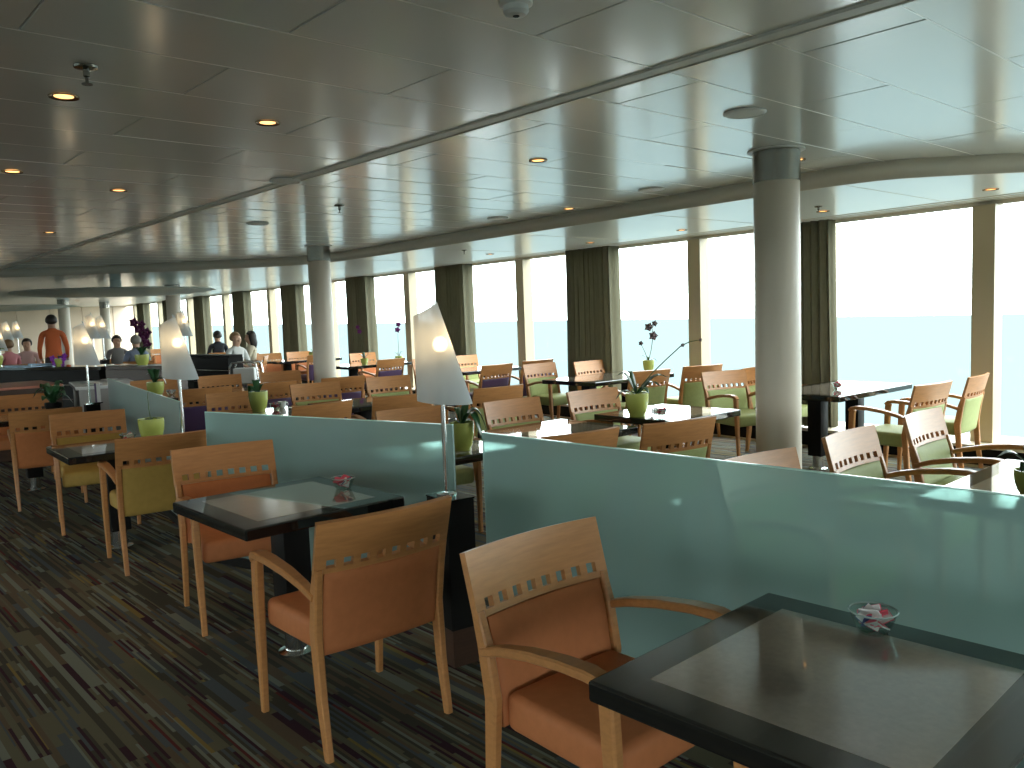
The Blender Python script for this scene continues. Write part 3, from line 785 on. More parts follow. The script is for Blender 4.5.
# pot between the glass panels: two big drooping leaves to the right
potted(2.96, 4.16, T, 'lime pot with one large drooping dark leaf, right of the tall lamp pole', 0.175, 0.074,
       [(azr + .1, 0.20, 0.11, 0.16, 0.27), (azr + 2.9, 0.15, 0.035, 0.05, 0.05), (azr + 1.2, 0.12, 0.05, 0.12, 0.0), (azr - .5, 0.17, 0.08, 0.13, 0.22), (azr + 2.2, 0.10, 0.04, 0.10, 0.0)],
       stems=[([(0, 0, .13), rel(-.01, 0, .2), rel(-.015, 0, .27)], [])])
# middle table: arching orchid stem
potted(4.78, 4.37, T, 'lime pot with long dark leaves and an orchid stem arching to the right', 0.185, 0.090,
       [(azr + .12, 0.30, 0.085, 0.15, 0.01), (azr + .45, 0.26, 0.07, 0.11, 0.05), (azr + 2.7, 0.18, 0.07, 0.17, 0.0), (azr + 3.3, 0.20, 0.05, 0.06, 0.08), (azr + 2.2, 0.12, 0.045, 0.18, 0.0), (azr - .9, 0.15, 0.05, 0.08, 0.06)],
       stems=[([(0, 0, .14), rel(.04, 0, .24), rel(.12, 0, .33), rel(.24, 0, .44), rel(.35, 0, .535), rel(.42, 0, .565), rel(.50, 0, .575)], [(rel(.36, .01, .54), .018, tocam), (rel(.50, .01, .575), .016, tocam)])], petal=PETAL_D)
# orchid on second window table
potted(8.02, 7.12, T, 'small lime pot with two drooping dark orchid blooms on the window table', 0.17, 0.072,
       [(azr, 0.13, 0.035, 0.05, 0.05), (azr + 3.0, 0.12, 0.035, 0.08, 0.0), (azr + 1.5, 0.08, 0.03, 0.06, 0.0)],
       stems=[([(0, 0, .15), rel(.04, 0, .31), rel(.065, 0, .47), rel(.055, 0, .58), rel(.0, 0, .63)], [(rel(.065, .02, .48), .066, tocam), (rel(.01, .02, .595), .064, tocam + Vector((0, 0, -.3))), (rel(.085, .02, .635), .045, tocam)]),
              ([(0, 0, .15), rel(-.04, 0, .27), rel(-.09, 0, .38)], [(rel(-.095, .02, .39), .036, tocam)])], petal=PETAL_D)
# pot on the right edge table
potted(3.80, 1.28, T, 'lime pot with glossy dark leaves at the right edge table, cut by the glass', 0.11, 0.075,
       [(azr + 2.8, 0.16, 0.06, 0.09, 0.02), (azr + .3, 0.17, 0.06, 0.10, 0.03), (azr + 1.3, 0.12, 0.05, 0.09, 0.0), (azr - 1.2, 0.14, 0.06, 0.07, 0.05), (azr + 3.7, 0.12, 0.05, 0.06, 0.04)])
potted(5.62, 1.50, T, 'orchid with deep purple blooms on a long stem at the right picture edge', 0.13, 0.066,
       [(azr, 0.14, 0.05, 0.08, 0.02), (azr + 2, 0.12, 0.05, 0.08, 0.0), (azr + 4, 0.12, 0.05, 0.06, 0.03)],
       stems=[([(0, 0, .12), rel(-.03, 0, .22), rel(-.13, 0, .275), rel(-.27, 0, .285)], [(rel(-.27, .01, .30), .038, tocam), (rel(-.26, .01, .26), .036, tocam), (rel(-.07, .0, .27), .02, tocam)])], petal=PETAL_P)
# small third table
potted(1.735, 6.34, T, 'lime pot with a thin bare stem on the small third table', 0.165, 0.09,
       [(azr + 2.5, 0.07, 0.05, 0.03, 0.06), (azr + .2, 0.06, 0.03, 0.03, 0.02)], stems=[([(0, 0, .14), rel(-.01, 0, .24), rel(-.012, 0, .36)], [])])
potted(3.03, 7.53, T, 'lime pot with leaves leaning left, above the middle of the second glass panel', 0.19, 0.088,
       [(azr + 2.7, 0.13, 0.11, 0.10, 0.11), (azr + 2.2, 0.11, 0.07, 0.13, 0.02), (azr + 3.4, 0.12, 0.08, 0.05, 0.10), (azr + 1.0, 0.08, 0.05, 0.08, 0.0)])
potted(2.92, 10.38, T, 'lime pot with upright dark leaves left of the second lamp pole', 0.17, 0.10,
       [(azr + 2.5, 0.14, 0.10, 0.17, 0.0), (azr + .3, 0.15, 0.10, 0.10, 0.12), (azr + 1.5, 0.11, 0.08, 0.16, 0.0), (azr + 3.6, 0.11, 0.06, 0.12, 0.0)])
# leafy plant on the fourth table
potted(1.66, 9.46, T, 'bushy green plant left of the third lamp pole', 0.10, 0.08,
       [(0.55 * k_, 0.13 + 0.04 * (k_ % 3), 0.10, 0.22 - 0.04 * (k_ % 4), 0.05 * (k_ % 3)) for k_ in range(16)], potmat=BLACKM, leafmat=LEAF)
# window sill / far pots
potted(7.42, 13.40, T, 'orchid with a purple bloom right of the farther column', 0.11, 0.07,
       [(azr + .3, 0.22, 0.04, 0.16, 0.0), (azr + .1, 0.15, 0.05, 0.08, 0.0), (azr + 2.8, 0.12, 0.05, 0.08, 0.0), (azr + 2, 0.10, 0.05, 0.12, 0.0)],
       stems=[([(0, 0, .1), rel(-.02, 0, .3), rel(-.05, 0, .5), rel(-.07, 0, .62)], [(rel(-.06, .01, .60), .05, tocam), (rel(-.09, .01, .68), .045, tocam)])], petal=PETAL_P)
potted(8.12, 13.35, T, 'orchid with dark purple blooms left of the tall lamp shade', 0.11, 0.07,
       [(azr + .3, 0.10, 0.05, 0.10, 0.0), (azr + 2.8, 0.10, 0.05, 0.08, 0.0)],
       stems=[([(0, 0, .1), rel(0, 0, .35), rel(.0, 0, .62)], [(rel(.0, .01, .60), .06, tocam), (rel(.02, .01, .70), .055, tocam)])], petal=PETAL_P)
potted(8.02, 16.75, T, 'small yellow green pot with a white bloom left of the farther column', 0.15, 0.085,
       [(azr + .2, 0.16, 0.05, 0.10, 0.0), (azr + .5, 0.14, 0.05, 0.15, 0.0), (azr + 3, 0.07, 0.05, 0.08, 0.0)], leafmat=LEAF2,
       stems=[([(0, 0, .12), rel(.04, 0, .3), rel(.06, 0, .42)], [(rel(.06, .01, .44), .045, tocam)])], petal=PETAL_W)

PK = None
def packet_mesh(mt):
    bm = bmesh.new(); add_box(bm, (0, 0, 0), (0.052, 0.034, 0.004), 0.0012, 1)
    add_box(bm, (0, 0, 0.0021), (0.030, 0.016, 0.0006))
    bm.faces.ensure_lookup_table()
    return finish(bm, 'sugar_packet', mt)
PM = {}
for nm, mt in (('pink', PINK), ('white', PAPER), ('navy', BLUEP)):
    o = packet_mesh(mt); o.data.materials.append(PAPER if nm != 'white' else PINK)
    for p in o.data.polygons:
        if p.center.z > 0.0019 and abs(p.center.x) < 0.0155 and abs(p.center.y) < 0.009: p.material_index = 1
    PM[nm] = o.data; bpy.data.objects.remove(o)
BOWL = None
def bowl(x, y, z, where, near=True, n=12, seed=2):
    global BOWL
    if BOWL is None:
        BOWL = empty('sugar_bowl', (x, y, z))
        bm = bmesh.new(); add_lathe(bm, [(0.030, 0.0), (0.036, 0.002), (0.044, 0.02), (0.056, 0.050), (0.0585, 0.056), (0.0560, 0.056), (0.041, 0.021), (0.033, 0.006), (0.004, 0.005)], 32); finish(bm, 'bowl', BOWLG, BOWL, ang=50)
        bm = bmesh.new(); add_lathe(bm, [(0.0575, 0.0535), (0.0597, 0.056), (0.0575, 0.0585), (0.0555, 0.056), (0.0575, 0.0535)], 32, cap=False); finish(bm, 'rim', principled('glass_rim', (0.35, 0.42, 0.40), rough=0.1), BOWL)
        r = BOWL
    else: r = dup(BOWL, None, (x, y, z), seed * 0.7)
    tag(r, 'clear glass sugar bowl ' + where, 'bowl', 'sugar bowls')
    rr = random.Random(seed)
    for k in range(n):
        nm = ('pink', 'white', 'pink', 'navy', 'pink')[k % 5]
        o = bpy.data.objects.new('sugar_packet', PM[nm]); COL.objects.link(o)
        a_ = 2.4 * k + seed; rad = 0.006 + 0.016 * ((k * 37) % 10) / 10
        o.location = (x + rad * math.cos(a_), y + rad * math.sin(a_), z + 0.028 + 0.026 * (k / n))
        o.rotation_euler = (rr.uniform(0.3, 1.3) * rr.choice((-1, 1)), rr.uniform(-.6, .6), rr.uniform(0, 6.28))
        tag(o, '%s paper sugar packet in the bowl %s' % (nm, where), 'packet', '%s packets in the bowl %s' % (nm, where))
bowl(1.97, 1.02, T, 'on the nearest table', seed=2)
bowl(1.885, 3.68, T, 'on the second table', seed=5)
bowl(1.60, 6.46, T, 'beside the lime pot on the small third table', n=6, seed=8)
bowl(4.86, 4.20, T, 'beside the orchid pot on the middle table', seed=11)
bowl(7.36, 4.16, T, 'on the window table right of the near column', seed=14)
bowl(3.20, 7.55, T, 'beside the lime pot above the second glass panel', n=5, seed=17)
bowl(3.08, 10.33, T, 'left of the second lamp pole', n=4, seed=20)
# crockery
def cup(x, y, z, label, s=1.0):
    r = empty('cup', (x, y, z)); r.scale = (s, s, s)
    bm = bmesh.new(); add_lathe(bm, [(0.022, 0), (0.026, 0.004), (0.036, 0.03), (0.041, 0.062), (0.038, 0.062), (0.032, 0.03), (0.02, 0.008)], 24); finish(bm, 'body', CHINA, r, ang=50)
    bm = bmesh.new(); add_tube(bm, [(0.037, 0, 0.05), (0.055, 0, 0.048), (0.06, 0, 0.03), (0.05, 0, 0.016), (0.033, 0, 0.02)], 0.004, 8); finish(bm, 'handle', CHINA, r)
    tag(r, label, 'cup', 'white cups')
def saucer(x, y, z, label, r_=0.075):
    bm = bmesh.new(); add_lathe(bm, [(r_ * .5, 0), (r_ * .55, 0.003), (r_, 0.014), (r_ * .97, 0.016), (r_ * .5, 0.006), (r_ * .1, 0.006)], 28)
    o = finish(bm, 'plate', CHINA, ang=50); o.location = (x, y, z); tag(o, label, 'plate', 'white plates')
saucer(3.36, 7.42, T, 'small white saucer behind the second glass panel, right of the lime pot')
cup(3.30, 7.62, T, 'white cup right of the lime pot over the second glass panel')
saucer(4.65, 9.98, T, 'white plate on the table behind the farther column base', 0.10)
saucer(4.05, 10.02, T, 'white plate below the chrome trolley handle', 0.10)
cup(4.22, 10.2, T, 'white cup on the table below the chrome trolley handle')

# ------------------------------------------------------------------ ceiling fittings
def downlight(x, y, z, label):
    r = empty('downlight', (x, y, z))
    bm = bmesh.new(); add_lathe(bm, [(0.040, -0.001), (0.060, -0.006), (0.062, -0.002), (0.062, 0.0)], 24, cap=False); finish(bm, 'trim_ring', BRASS, r)
    bm = bmesh.new(); add_lathe(bm, [(0.0395, -0.001), (0.030, 0.0005), (0.004, 0.001)], 20); finish(bm, 'lens', DLENS, r)
    tag(r, label, 'ceiling light', 'recessed warm downlights')
    l = bpy.data.lights.new('downlight_spot', 'SPOT'); l.energy = 6; l.color = (1, 0.62, 0.32); l.spot_size = R(95); l.spot_blend = 0.7; l.shadow_soft_size = 0.03
    lo = bpy.data.objects.new('downlight_spot', l); COL.objects.link(lo); lo.location = (x, y, z - 0.02)
zc = Z_MAIN - 0.002
DL = [(0.85, 4.05, 'brightest warm downlight at the upper left, beside the sprinkler'),
      (1.78, 4.08, 'warm downlight right of the upper left sprinkler'),
      (0.95, 6.09, 'warm downlight at the left picture border'),
      (1.70, 6.60, 'small warm downlight, fourth from the upper left sprinkler'),
      (1.80, 9.70, 'tiny warm downlight in the far left of the main ceiling'),
      (3.71, 4.22, 'warm downlight alone near the middle of the ceiling'),
      (5.35, 3.33, 'warm downlight just right of the near column top'),
      (5.70, 6.05, 'small downlight by the fascia above the wide curtain')]
for x, y, lb in DL: downlight(x, y, zc, lb)
zl = Z_LOW - 0.002
for x, y, lb in [(7.49, 2.88, 'downlight above the wide right window post'), (7.52, 4.40, 'downlight above the curtain by the near column'), (7.7, 7.79, 'downlight above the wide olive curtain'), (7.56, 9.74, 'downlight above the bright post right of the lamp'), (7.6, 6.2, 'downlight above the window post left of the near column')]:
    downlight(x, y, zl, lb)
for x, y, lb in [(2.2, 19.5, 'added far fill downlight over the standing man'), (4.2, 21.5, 'added far fill downlight over the striped shirt diner'), (6.2, 20.5, 'added far fill downlight over the man in the suit'), (3.0, 29.0, 'added far fill downlight near the end wall, left'), (6.0, 29.0, 'added far fill downlight near the end wall, right')]:  # extra downlights, added to brighten the far part of the room
    downlight(x, y, zl, lb)
def speaker(x, y, z, label, r_=0.11):
    r = empty('ceiling_speaker', (x, y, z))
    bm = bmesh.new(); add_lathe(bm, [(r_, 0.0), (r_, -0.006), (r_ * .9, -0.012), (r_ * .88, -0.008)], 36, cap=False); finish(bm, 'rim', WHITE, r)
    bm = bmesh.new(); add_lathe(bm, [(r_ * .88, -0.008), (r_ * .4, -0.010), (r_ * .02, -0.011)], 36); finish(bm, 'grille', principled('speaker_grille', (0.85, 0.85, 0.83), rough=0.6), r)
    tag(r, label, 'ceiling speaker', 'round ceiling speakers')
for x, y, lb in [(3.79, 2.66, 'large round white speaker plate nearest the near column'), (5.50, 6.93, 'round speaker plate by the fascia left of the wide curtain'), (2.58, 5.67, 'round speaker plate at the long ceiling trim'), (5.47, 4.78, 'round speaker plate between the near column and the lone downlight'), (3.42, 8.23, 'small round speaker plate left of the farther column top')]:
    speaker(x, y, zc, lb)
def sprinkler(x, y, z, label, s=1.0):
    r = empty('sprinkler', (x, y, z)); r.scale = (s, s, s)
    bm = bmesh.new(); add_lathe(bm, [(0.036, 0), (0.034, -0.006), (0.014, -0.010)], 20); finish(bm, 'cover_plate', BRUSHED, r)
    bm = bmesh.new(); add_lathe(bm, [(0.010, -0.008), (0.010, -0.03), (0.005, -0.034), (0.005, -0.05), (0.016, -0.052), (0.016, -0.055)], 12); finish(bm, 'head', BRUSHED, r)
    tag(r, label, 'sprinkler', 'ceiling sprinklers')
sprinkler(0.83, 3.55, zc, 'dark sprinkler head at the upper left of the ceiling', 1.25)
sprinkler(3.54, 6.70, zc, 'sprinkler head near the farther column top', 1.25)
sprinkler(7.1, 4.2, zl, 'sprinkler head between the near column and the curtain')
sprinkler(6.7, 9.2, zl, 'sprinkler head under the bay ceiling above the tall lamp')
r = empty('smoke_detector', (1.79, 2.12, zc)); 
bm = bmesh.new(); add_lathe(bm, [(0.055, 0), (0.055, -0.012), (0.048, -0.016)], 28); finish(bm, 'base', WHITE, r)
bm = bmesh.new(); add_lathe(bm, [(0.040, -0.016), (0.042, -0.034), (0.032, -0.045), (0.012, -0.047)], 28); finish(bm, 'sensor', WHITE, r)
bm = bmesh.new(); add_lathe(bm, [(0.012, -0.046), (0.010, -0.049)], 14); finish(bm, 'cap', BLACKM, r)
tag(r, 'white round smoke detector at the top edge of the picture', 'smoke detector')

# ------------------------------------------------------------------ far counters and furniture
def counter(p0, p1, depth, h, label, body, top, lines=True):
    d = Vector((p1[0] - p0[0], p1[1] - p0[1], 0)); L = d.length; rz = math.atan2(d.y, d.x)
    r = empty('service_counter', (p0[0], p0[1], 0), rz)
    s = 1
    bm = bmesh.new(); add_box(bm, (L / 2, depth / 2, (h - 0.05) / 2), (L - 0.04, depth - 0.04, h - 0.05), 0.004, 1); finish(bm, 'body', body, r, ang=12)
    bm = bmesh.new(); add_box(bm, (L / 2, depth / 2, h - 0.025), (L, depth, 0.05), 0.006, 1); finish(bm, 'worktop', top, r, ang=12)
    if lines:
        for z in (0.25, 0.5, 0.72):
            bm = bmesh.new(); add_box(bm, (L / 2, 0.012, z), (L - 0.05, 0.02, 0.012)); finish(bm, 'rail', BRUSHED if z == 0.72 else DKBROWN, r, smooth=False)
    tag(r, label, 'counter', 'dark service counters'); return r
counter((3.05, 13.55), (0.2, 19.3), -0.55, 1.0, 'long black service counter at the far left below the standing man', BLACKM, BLACK)
counter((3.62, 12.45), (3.10, 13.50), -0.45, 1.0, 'brown edged counter below the man in the striped shirt', DKBROWN, DKBROWN, False)
counter((5.50, 14.9), (5.02, 17.0), -0.28, 1.0, 'dark cabinet below the man in the dark suit', BLACKM, BLACKM)
# wooden tray station with reddish top
r = empty('sideboard', (1.62, 12.15, 0), R(2))
bm = bmesh.new(); add_box(bm, (0, 0, 0.44), (1.0, 1.15, 0.86), 0.005, 1); finish(bm, 'body', DKBROWN, r)
bm = bmesh.new(); add_box(bm, (0, 0, 0.885), (1.04, 1.19, 0.03), 0.005, 1); finish(bm, 'top', principled('reddish_top', (0.45, 0.16, 0.10), rough=0.35), r)
tag(r, 'brown sideboard with a reddish top left of the third lamp', 'sideboard')
# white topped buffet table with plates
r = empty('buffet_table', (2.74, 12.12, 0), R(-8))
bm = bmesh.new(); add_box(bm, (0, 0, 0.825), (0.75, 1.3, 0.04), 0.006, 1); finish(bm, 'top', CHINA, r)
bm = bmesh.new(); add_box(bm, (0, 0, 0.40), (0.66, 1.2, 0.80), 0.004, 1); finish(bm, 'body', principled('grey_front', (0.4, 0.38, 0.36), rough=0.5), r)
tag(r, 'white topped buffet table behind the farther glass partition', 'table')
for k, (dx, dy) in enumerate([(-.2, -.35), (.12, -.1), (-.15, .2), (.18, .42)]):
    saucer(2.74 + dx, 12.12 + dy, 0.846, 'white plate on the white topped buffet table', 0.11)
bm = bmesh.new(); add_box(bm, (0, 0, 0.012), (0.62, 0.42, 0.02), 0.006, 2); add_box(bm, (0, 0.2, 0.03), (0.62, 0.02, 0.03), 0.004, 1); add_box(bm, (0, -0.2, 0.03), (0.62, 0.02, 0.03), 0.004, 1)
o = finish(bm, 'tray', principled('blue_grey_tray', (0.22, 0.30, 0.38), rough=0.15, metal=0.5)); o.location = (2.35, 15.0, 1.0); o.rotation_euler = (0, 0, R(-63)); tag(o, 'blue grey serving tray on the long black counter', 'tray')
saucer(3.40, 12.62, 1.0, 'white plate on the brown edged counter, right of another', 0.12); saucer(3.18, 13.3, 1.0, 'white plate on the brown edged counter, below the woman in grey', 0.12)
# white carafes
def menu_stand(x, y, z):
    r = empty('menu_holder', (x, y, z), R(-39))
    bm = bmesh.new(); add_box(bm, (0, 0, 0.006), (0.075, 0.05, 0.012), 0.003, 1); finish(bm, 'base', BLACKM, r)
    bm = bmesh.new(); add_box(bm, (0.010, 0, 0.115), (0.040, 0.006, 0.205)); finish(bm, 'card', PAPER, r, smooth=False)
    bm = bmesh.new(); add_box(bm, (-0.022, 0.004, 0.115), (0.022, 0.006, 0.205)); finish(bm, 'spine', PURPLE, r, smooth=False)
    tag(r, 'white and plum menu card standing beside the third lamp pole', 'menu')
menu_stand(2.155, 9.80, 0.763)
# chrome service trolley
r = empty('trolley', (5.42, 13.95, 0), R(-38))
for s in (-1, 1):
    bm = bmesh.new(); add_tube(bm, [(-.28, s * .2, .08), (-.28, s * .2, .75), (-.27, s * .2, .86), (-.22, s * .2, .93), (0, s * .2, .94), (.2, s * .2, .94), (.27, s * .2, .90), (.30, s * .2, .80), (.30, s * .2, .08)], 0.018, 10); finish(bm, 'frame', CHROME, r)
for z in (0.22, 0.55):
    bm = bmesh.new(); add_box(bm, (0, 0, z), (0.56, 0.40, 0.02), 0.004, 1); finish(bm, 'shelf', BRUSHED, r)
for sx in (-.26, .28):
    for sy in (-.2, .2):
        bm = bmesh.new(); add_lathe(bm, [(0.02, -0.012), (0.04, -0.012), (0.04, 0.012), (0.02, 0.012)], 16); bmesh.ops.rotate(bm, cent=(0, 0, 0), matrix=Matrix.Rotation(PI / 2, 3, 'X'), verts=bm.verts); bmesh.ops.translate(bm, vec=(sx, sy, 0.041), verts=bm.verts); finish(bm, 'wheel', BLACKM, r)
bm = bmesh.new(); add_box(bm, (0.0, 0, 0.70), (0.44, 0.30, 0.27), 0.01, 1); finish(bm, 'bin', WHITE, r)
r.scale = (0.82, 0.82, 0.96)
tag(r, 'chrome framed service trolley left of the farther column', 'trolley')

# far pots, lamps on the far counters
def far_pot(x, y, z, label, lm=LEAF2, petal=None, stems=None, s=1.0):
    potted(x, y, z, label, 0.15 * s, 0.09 * s, [(azr + .6 * k_, 0.16 * s, 0.06 * s, 0.12 * s, 0.02) for k_ in range(0, 10, 2)], leafmat=lm, petal=petal, stems=stems)
far_pot(2.05, 16.2, 1.0, 'bright lime pot on the long black counter below the standing man', s=1.2)
far_pot(3.47, 12.90, 1.0, 'lime pot with grassy leaves below the striped shirt diner', lm=LEAF, s=1.1)
potted(2.72, 14.72, 1.0, 'orchid with bright purple blooms around the third lamp pole', 0.12, 0.07, [(azr, .1, .05, .05, 0), (azr + 2, .1, .05, .05, 0)],
       stems=[([(0, 0, .1), rel(.0, 0, .16), rel(-.02, 0, .2)], [(rel(.06, .02, .10), .07, tocam), (rel(-.05, .02, .06), .075, tocam), (rel(.04, .02, -.0 + .02), .06, tocam), (rel(-.09, .02, .12), .06, tocam), (rel(.10, .02, .16), .05, tocam)])], petal=principled('violet_petal', (0.35, 0.05, 0.50), rough=0.5))
potted(5.16, 18.85, 0.741, 'tall orchid with a mass of dark purple blooms left of the second lamp shade', 0.16, 0.09, [(azr, .2, .06, .1, 0), (azr + 2, .2, .06, .1, 0)],
       stems=[([(0, 0, .1), rel(.0, 0, .5), rel(-.06, 0, .92), rel(-.18, 0, 1.1)], [(rel(.05, .02, .45), .12, tocam), (rel(-.02, .02, .6), .14, tocam), (rel(.06, .02, .70), .12, tocam), (rel(-.1, .02, .78), .13, tocam), (rel(-.2, .02, .92), .12, tocam), (rel(-.04, .02, .88), .1, tocam)])], petal=principled('plum_petal', (0.13, 0.02, 0.09), rough=0.5))
# dining tables of the far guests
table(4.93, 18.95, 0.8, 0.66, 0, 'far table with the tall dark purple orchid', GT, z=PLAT)
table(5.95, 20.6, 0.8, 0.8, 0, 'far table in front of the man in the dark suit', GT, z=PLAT) if False else None
def far_lamp(px, py, z, label): lamp(px, py, z, LR, label, 0.15)
CAMP = Vector((0, 0, CAM_H))
def along(x, y, d):      # point seen along a line of sight at depth d
    rr_ = (RIGHT * (x - 512) + UP * (384 - y)) / F_PX + FWD
    return CAMP + rr_ * d
for (px, py, d, lb) in [(92, 324, 15.0, 'far lit lamp above the purple blooms, left of its pair'), (102, 325, 16.5, 'far lit lamp above the purple blooms, right of its pair'),
                        (184, 321, 14.6, 'far lit lamp peeping out behind the second lamp shade'), (7, 329, 19.8, 'far lit lamp at the left edge, left of a close pair'),
                        (17, 328, 21.5, 'far lit lamp at the left edge, right of a close pair'), (-1, 337, 16.0, 'far lit lamp cut by the left picture border')]:
    P = along(px, py, d)
    zb = P.z - 0.685
    h = zb - 0.009
    z0 = PLAT if P.y > 17.75 else 0
    rt = empty('lamp_pedestal', (P.x, P.y, z0))
    bm = bmesh.new(); add_box(bm, (0, 0, (h - z0) / 2), (0.14, 0.19, h - z0), 0.003, 1); finish(bm, 'cabinet', BLACKM, rt, ang=12)
    bm = bmesh.new(); add_box(bm, (0, 0, h - z0 + 0.004), (0.146, 0.196, 0.008), 0.002, 1); finish(bm, 'top', BLACK, rt, ang=12)
    tag(rt, 'pedestal under the ' + lb, 'pedestal', 'black lamp pedestals')
    far_lamp(P.x, P.y, zb, lb)

# ------------------------------------------------------------------ people
def person(x, y, z, rz, pose, shirt, trousers, hair, label, s=1.0, hair_long=False, lean=0.0, head_turn=0.0, longsleeve=True):
    root = empty('person', (x, y, z), rz); root.scale = (s, s, s)
    V, E, RAD, KIND = [], [], [], []
    def v(p, r_, parent, kind):
        V.append(Vector(p)); RAD.append(r_); 
        if parent is not None: E.append((parent, len(V) - 1, kind))
        return len(V) - 1
    hp = 0.93 if pose == 'stand' else 0.56
    ly = lean
    pel = v((0, 0, hp), 0.135, None, 't')
    wa = v((0, 0.01 + ly * .3, hp + .17), 0.125, pel, 's')
    ch = v((0, 0.0 + ly * .8, hp + .38), 0.145, wa, 's')
    up_ = v((0, -.01 + ly, hp + .50), 0.105, ch, 's')
    nk = v((0, 0.0 + ly, hp + .575), 0.055, up_, 'k')
    h1 = v((0, 0.025 + ly, hp + .66), 0.082, nk, 'k')
    h2 = v((0, 0.02 + ly, hp + .735), 0.092, h1, 'k')
    h3 = v((0, 0.01 + ly, hp + .79), 0.06, h2, 'k')
    no = v((0.02 * head_turn, 0.125 + ly, hp + .685), 0.014, h1, 'k')
    for sx in (-1, 1):
        sh = v((sx * .175, -.01 + ly, hp + .475), 0.062, up_, 's')
        if pose == 'stand':
            el = v((sx * .235, -.02, hp + .20), 0.046, sh, 's'); wr = v((sx * .23, .14, hp + .02), 0.032, el, 's' if longsleeve else 'k')
            pm = v((sx * .22, .21, hp + .0), 0.03, wr, 'k')
            fd = Vector((0, .8, -.3)).normalized()
        else:
            el = v((sx * .235, .06 + ly, hp + .22), 0.045, sh, 's'); wr = v((sx * .15, .29 + ly, hp + .20), 0.032, el, 's' if longsleeve else 'k')
            pm = v((sx * .12, .36 + ly, hp + .205), 0.03, wr, 'k')
            fd = Vector((-sx * .3, .9, -.15)).normalized()
        base = V[pm]
        for q, (off, ln) in enumerate(((-.024, .062), (-.008, .075), (.008, .07), (.024, .055))):
            f1 = v(base + fd * .04 + Vector((off, 0, 0)), 0.009, pm, 'k'); v(base + fd * (.04 + ln) + Vector((off * 1.2, 0, -.015)), 0.007, f1, 'k')
        t1 = v(base + Vector((-sx * .035, .0, .012)) + fd * .01, 0.010, pm, 'k'); v(base + Vector((-sx * .05, 0, .01)) + fd * .045, 0.008, t1, 'k')
        hip = v((sx * .095, .01, hp - .04), 0.09, pel, 't')
        if pose == 'stand':
            kn = v((sx * .11, .03, .49), 0.058, hip, 't'); an = v((sx * .115, -.01, .09), 0.04, kn, 't'); v((sx * .13, .14, .035), 0.034, an, 'b')
        else:
            kn = v((sx * .13, .42, hp - .03), 0.06, hip, 't'); an = v((sx * .13, .40, .10), 0.042, kn, 't'); v((sx * .14, .54, .036), 0.034, an, 'b')
    me = bpy.data.meshes.new('body_cage'); me.from_pydata(V, [(a_, b_) for a_, b_, _ in E], [])
    o = bpy.data.objects.new('body_cage', me); COL.objects.link(o)
    md = o.modifiers.new('skin', 'SKIN'); 
    if not me.skin_vertices: 
        bpy.context.view_layer.objects.active = o
    lay = me.skin_vertices[0].data
    for i, r_ in enumerate(RAD):
        lay[i].radius = (r_, r_ * (0.72 if i in (pel, wa, ch, up_) else 1.0)); lay[i].use_root = (i == 0)
    for i in (pel, wa, ch, up_): lay[i].radius = (RAD[i] * 1.12, RAD[i] * 0.78)
    md.use_smooth_shade = True; ss = o.modifiers.new('sub', 'SUBSURF'); ss.levels = 2; ss.render_levels = 2
    dg = bpy.context.evaluated_depsgraph_get(); dg.update()
    me2 = bpy.data.meshes.new_from_object(o.evaluated_get(dg)); bpy.data.objects.remove(o)
    me2.name = 'body'; me2.materials.clear()
    for m_ in (SKIN, shirt, trousers, BLACKM): me2.materials.append(m_)
    idx = {'k': 0, 's': 1, 't': 2, 'b': 3}
    for p in me2.polygons:
        c = p.center; best = None
        for a_, b_, kd in E:
            A_, B_ = V[a_], V[b_]; d = B_ - A_; t = max(0, min(1, (c - A_).dot(d) / d.length_squared)); dist = (c - (A_ + d * t)).length / (0.6 * (RAD[a_] * (1 - t) + RAD[b_] * t) + 0.02)
            if best is None or dist < best[0]: best = (dist, kd)
        p.material_index = idx[best[1]]; p.use_smooth = True
    bo = bpy.data.objects.new('body', me2); COL.objects.link(bo); bo.parent = root
    # hair: a cap shaped over the back and top of the head
    bm = bmesh.new(); bmesh.ops.create_uvsphere(bm, u_segments=20, v_segments=14, radius=0.105)
    for vv in bm.verts:
        vv.co.z *= 1.12; vv.co.y *= 1.05
        if vv.co.y > 0.035 and vv.co.z < 0.045: vv.co.y = 0.035 + (vv.co.y - 0.035) * 0.1
        if vv.co.z < -0.03:
            if hair_long: vv.co.z = vv.co.z * 2.6; vv.co.y -= 0.025; vv.co.x *= 1.15
            else: vv.co.z = -0.03 + (vv.co.z + 0.03) * 0.55
    bmesh.ops.translate(bm, vec=(0, ly - 0.012, hp + .735), verts=bm.verts)
    finish(bm, 'hair', hair, root, ang=80)
    tag(root, label, 'person')
    return root
def cloth(name, c): return principled(name, c, rough=0.8)
P = along(52, 330, 17.0); man = (P.x, P.y)
person(P.x, P.y, PLAT, R(-10), 'stand', cloth('orange_shirt', (0.60, 0.13, 0.035)), cloth('dark_trousers', (0.05, 0.03, 0.03)), HAIRD, 'person standing with back to us in a bright orange shirt', 1.06)
def seated(px, d, rz, shirt, hair, label, hair_long=False, chair_col='orange', clabel=None, s=1.0):
    P = along(px, 345, d); z0 = PLAT if P.y > 17.75 else 0.0
    person(P.x, P.y, z0, R(rz), 'sit', shirt, cloth('grey_trousers', (0.06, 0.06, 0.07)), hair, label, s, hair_long)
    # chair under the person
    c_, s_ = math.cos(R(rz)), math.sin(R(rz))
    chair(P.x + s_ * 0.30, P.y - c_ * 0.30, rz, chair_col, clabel, GF, z0)
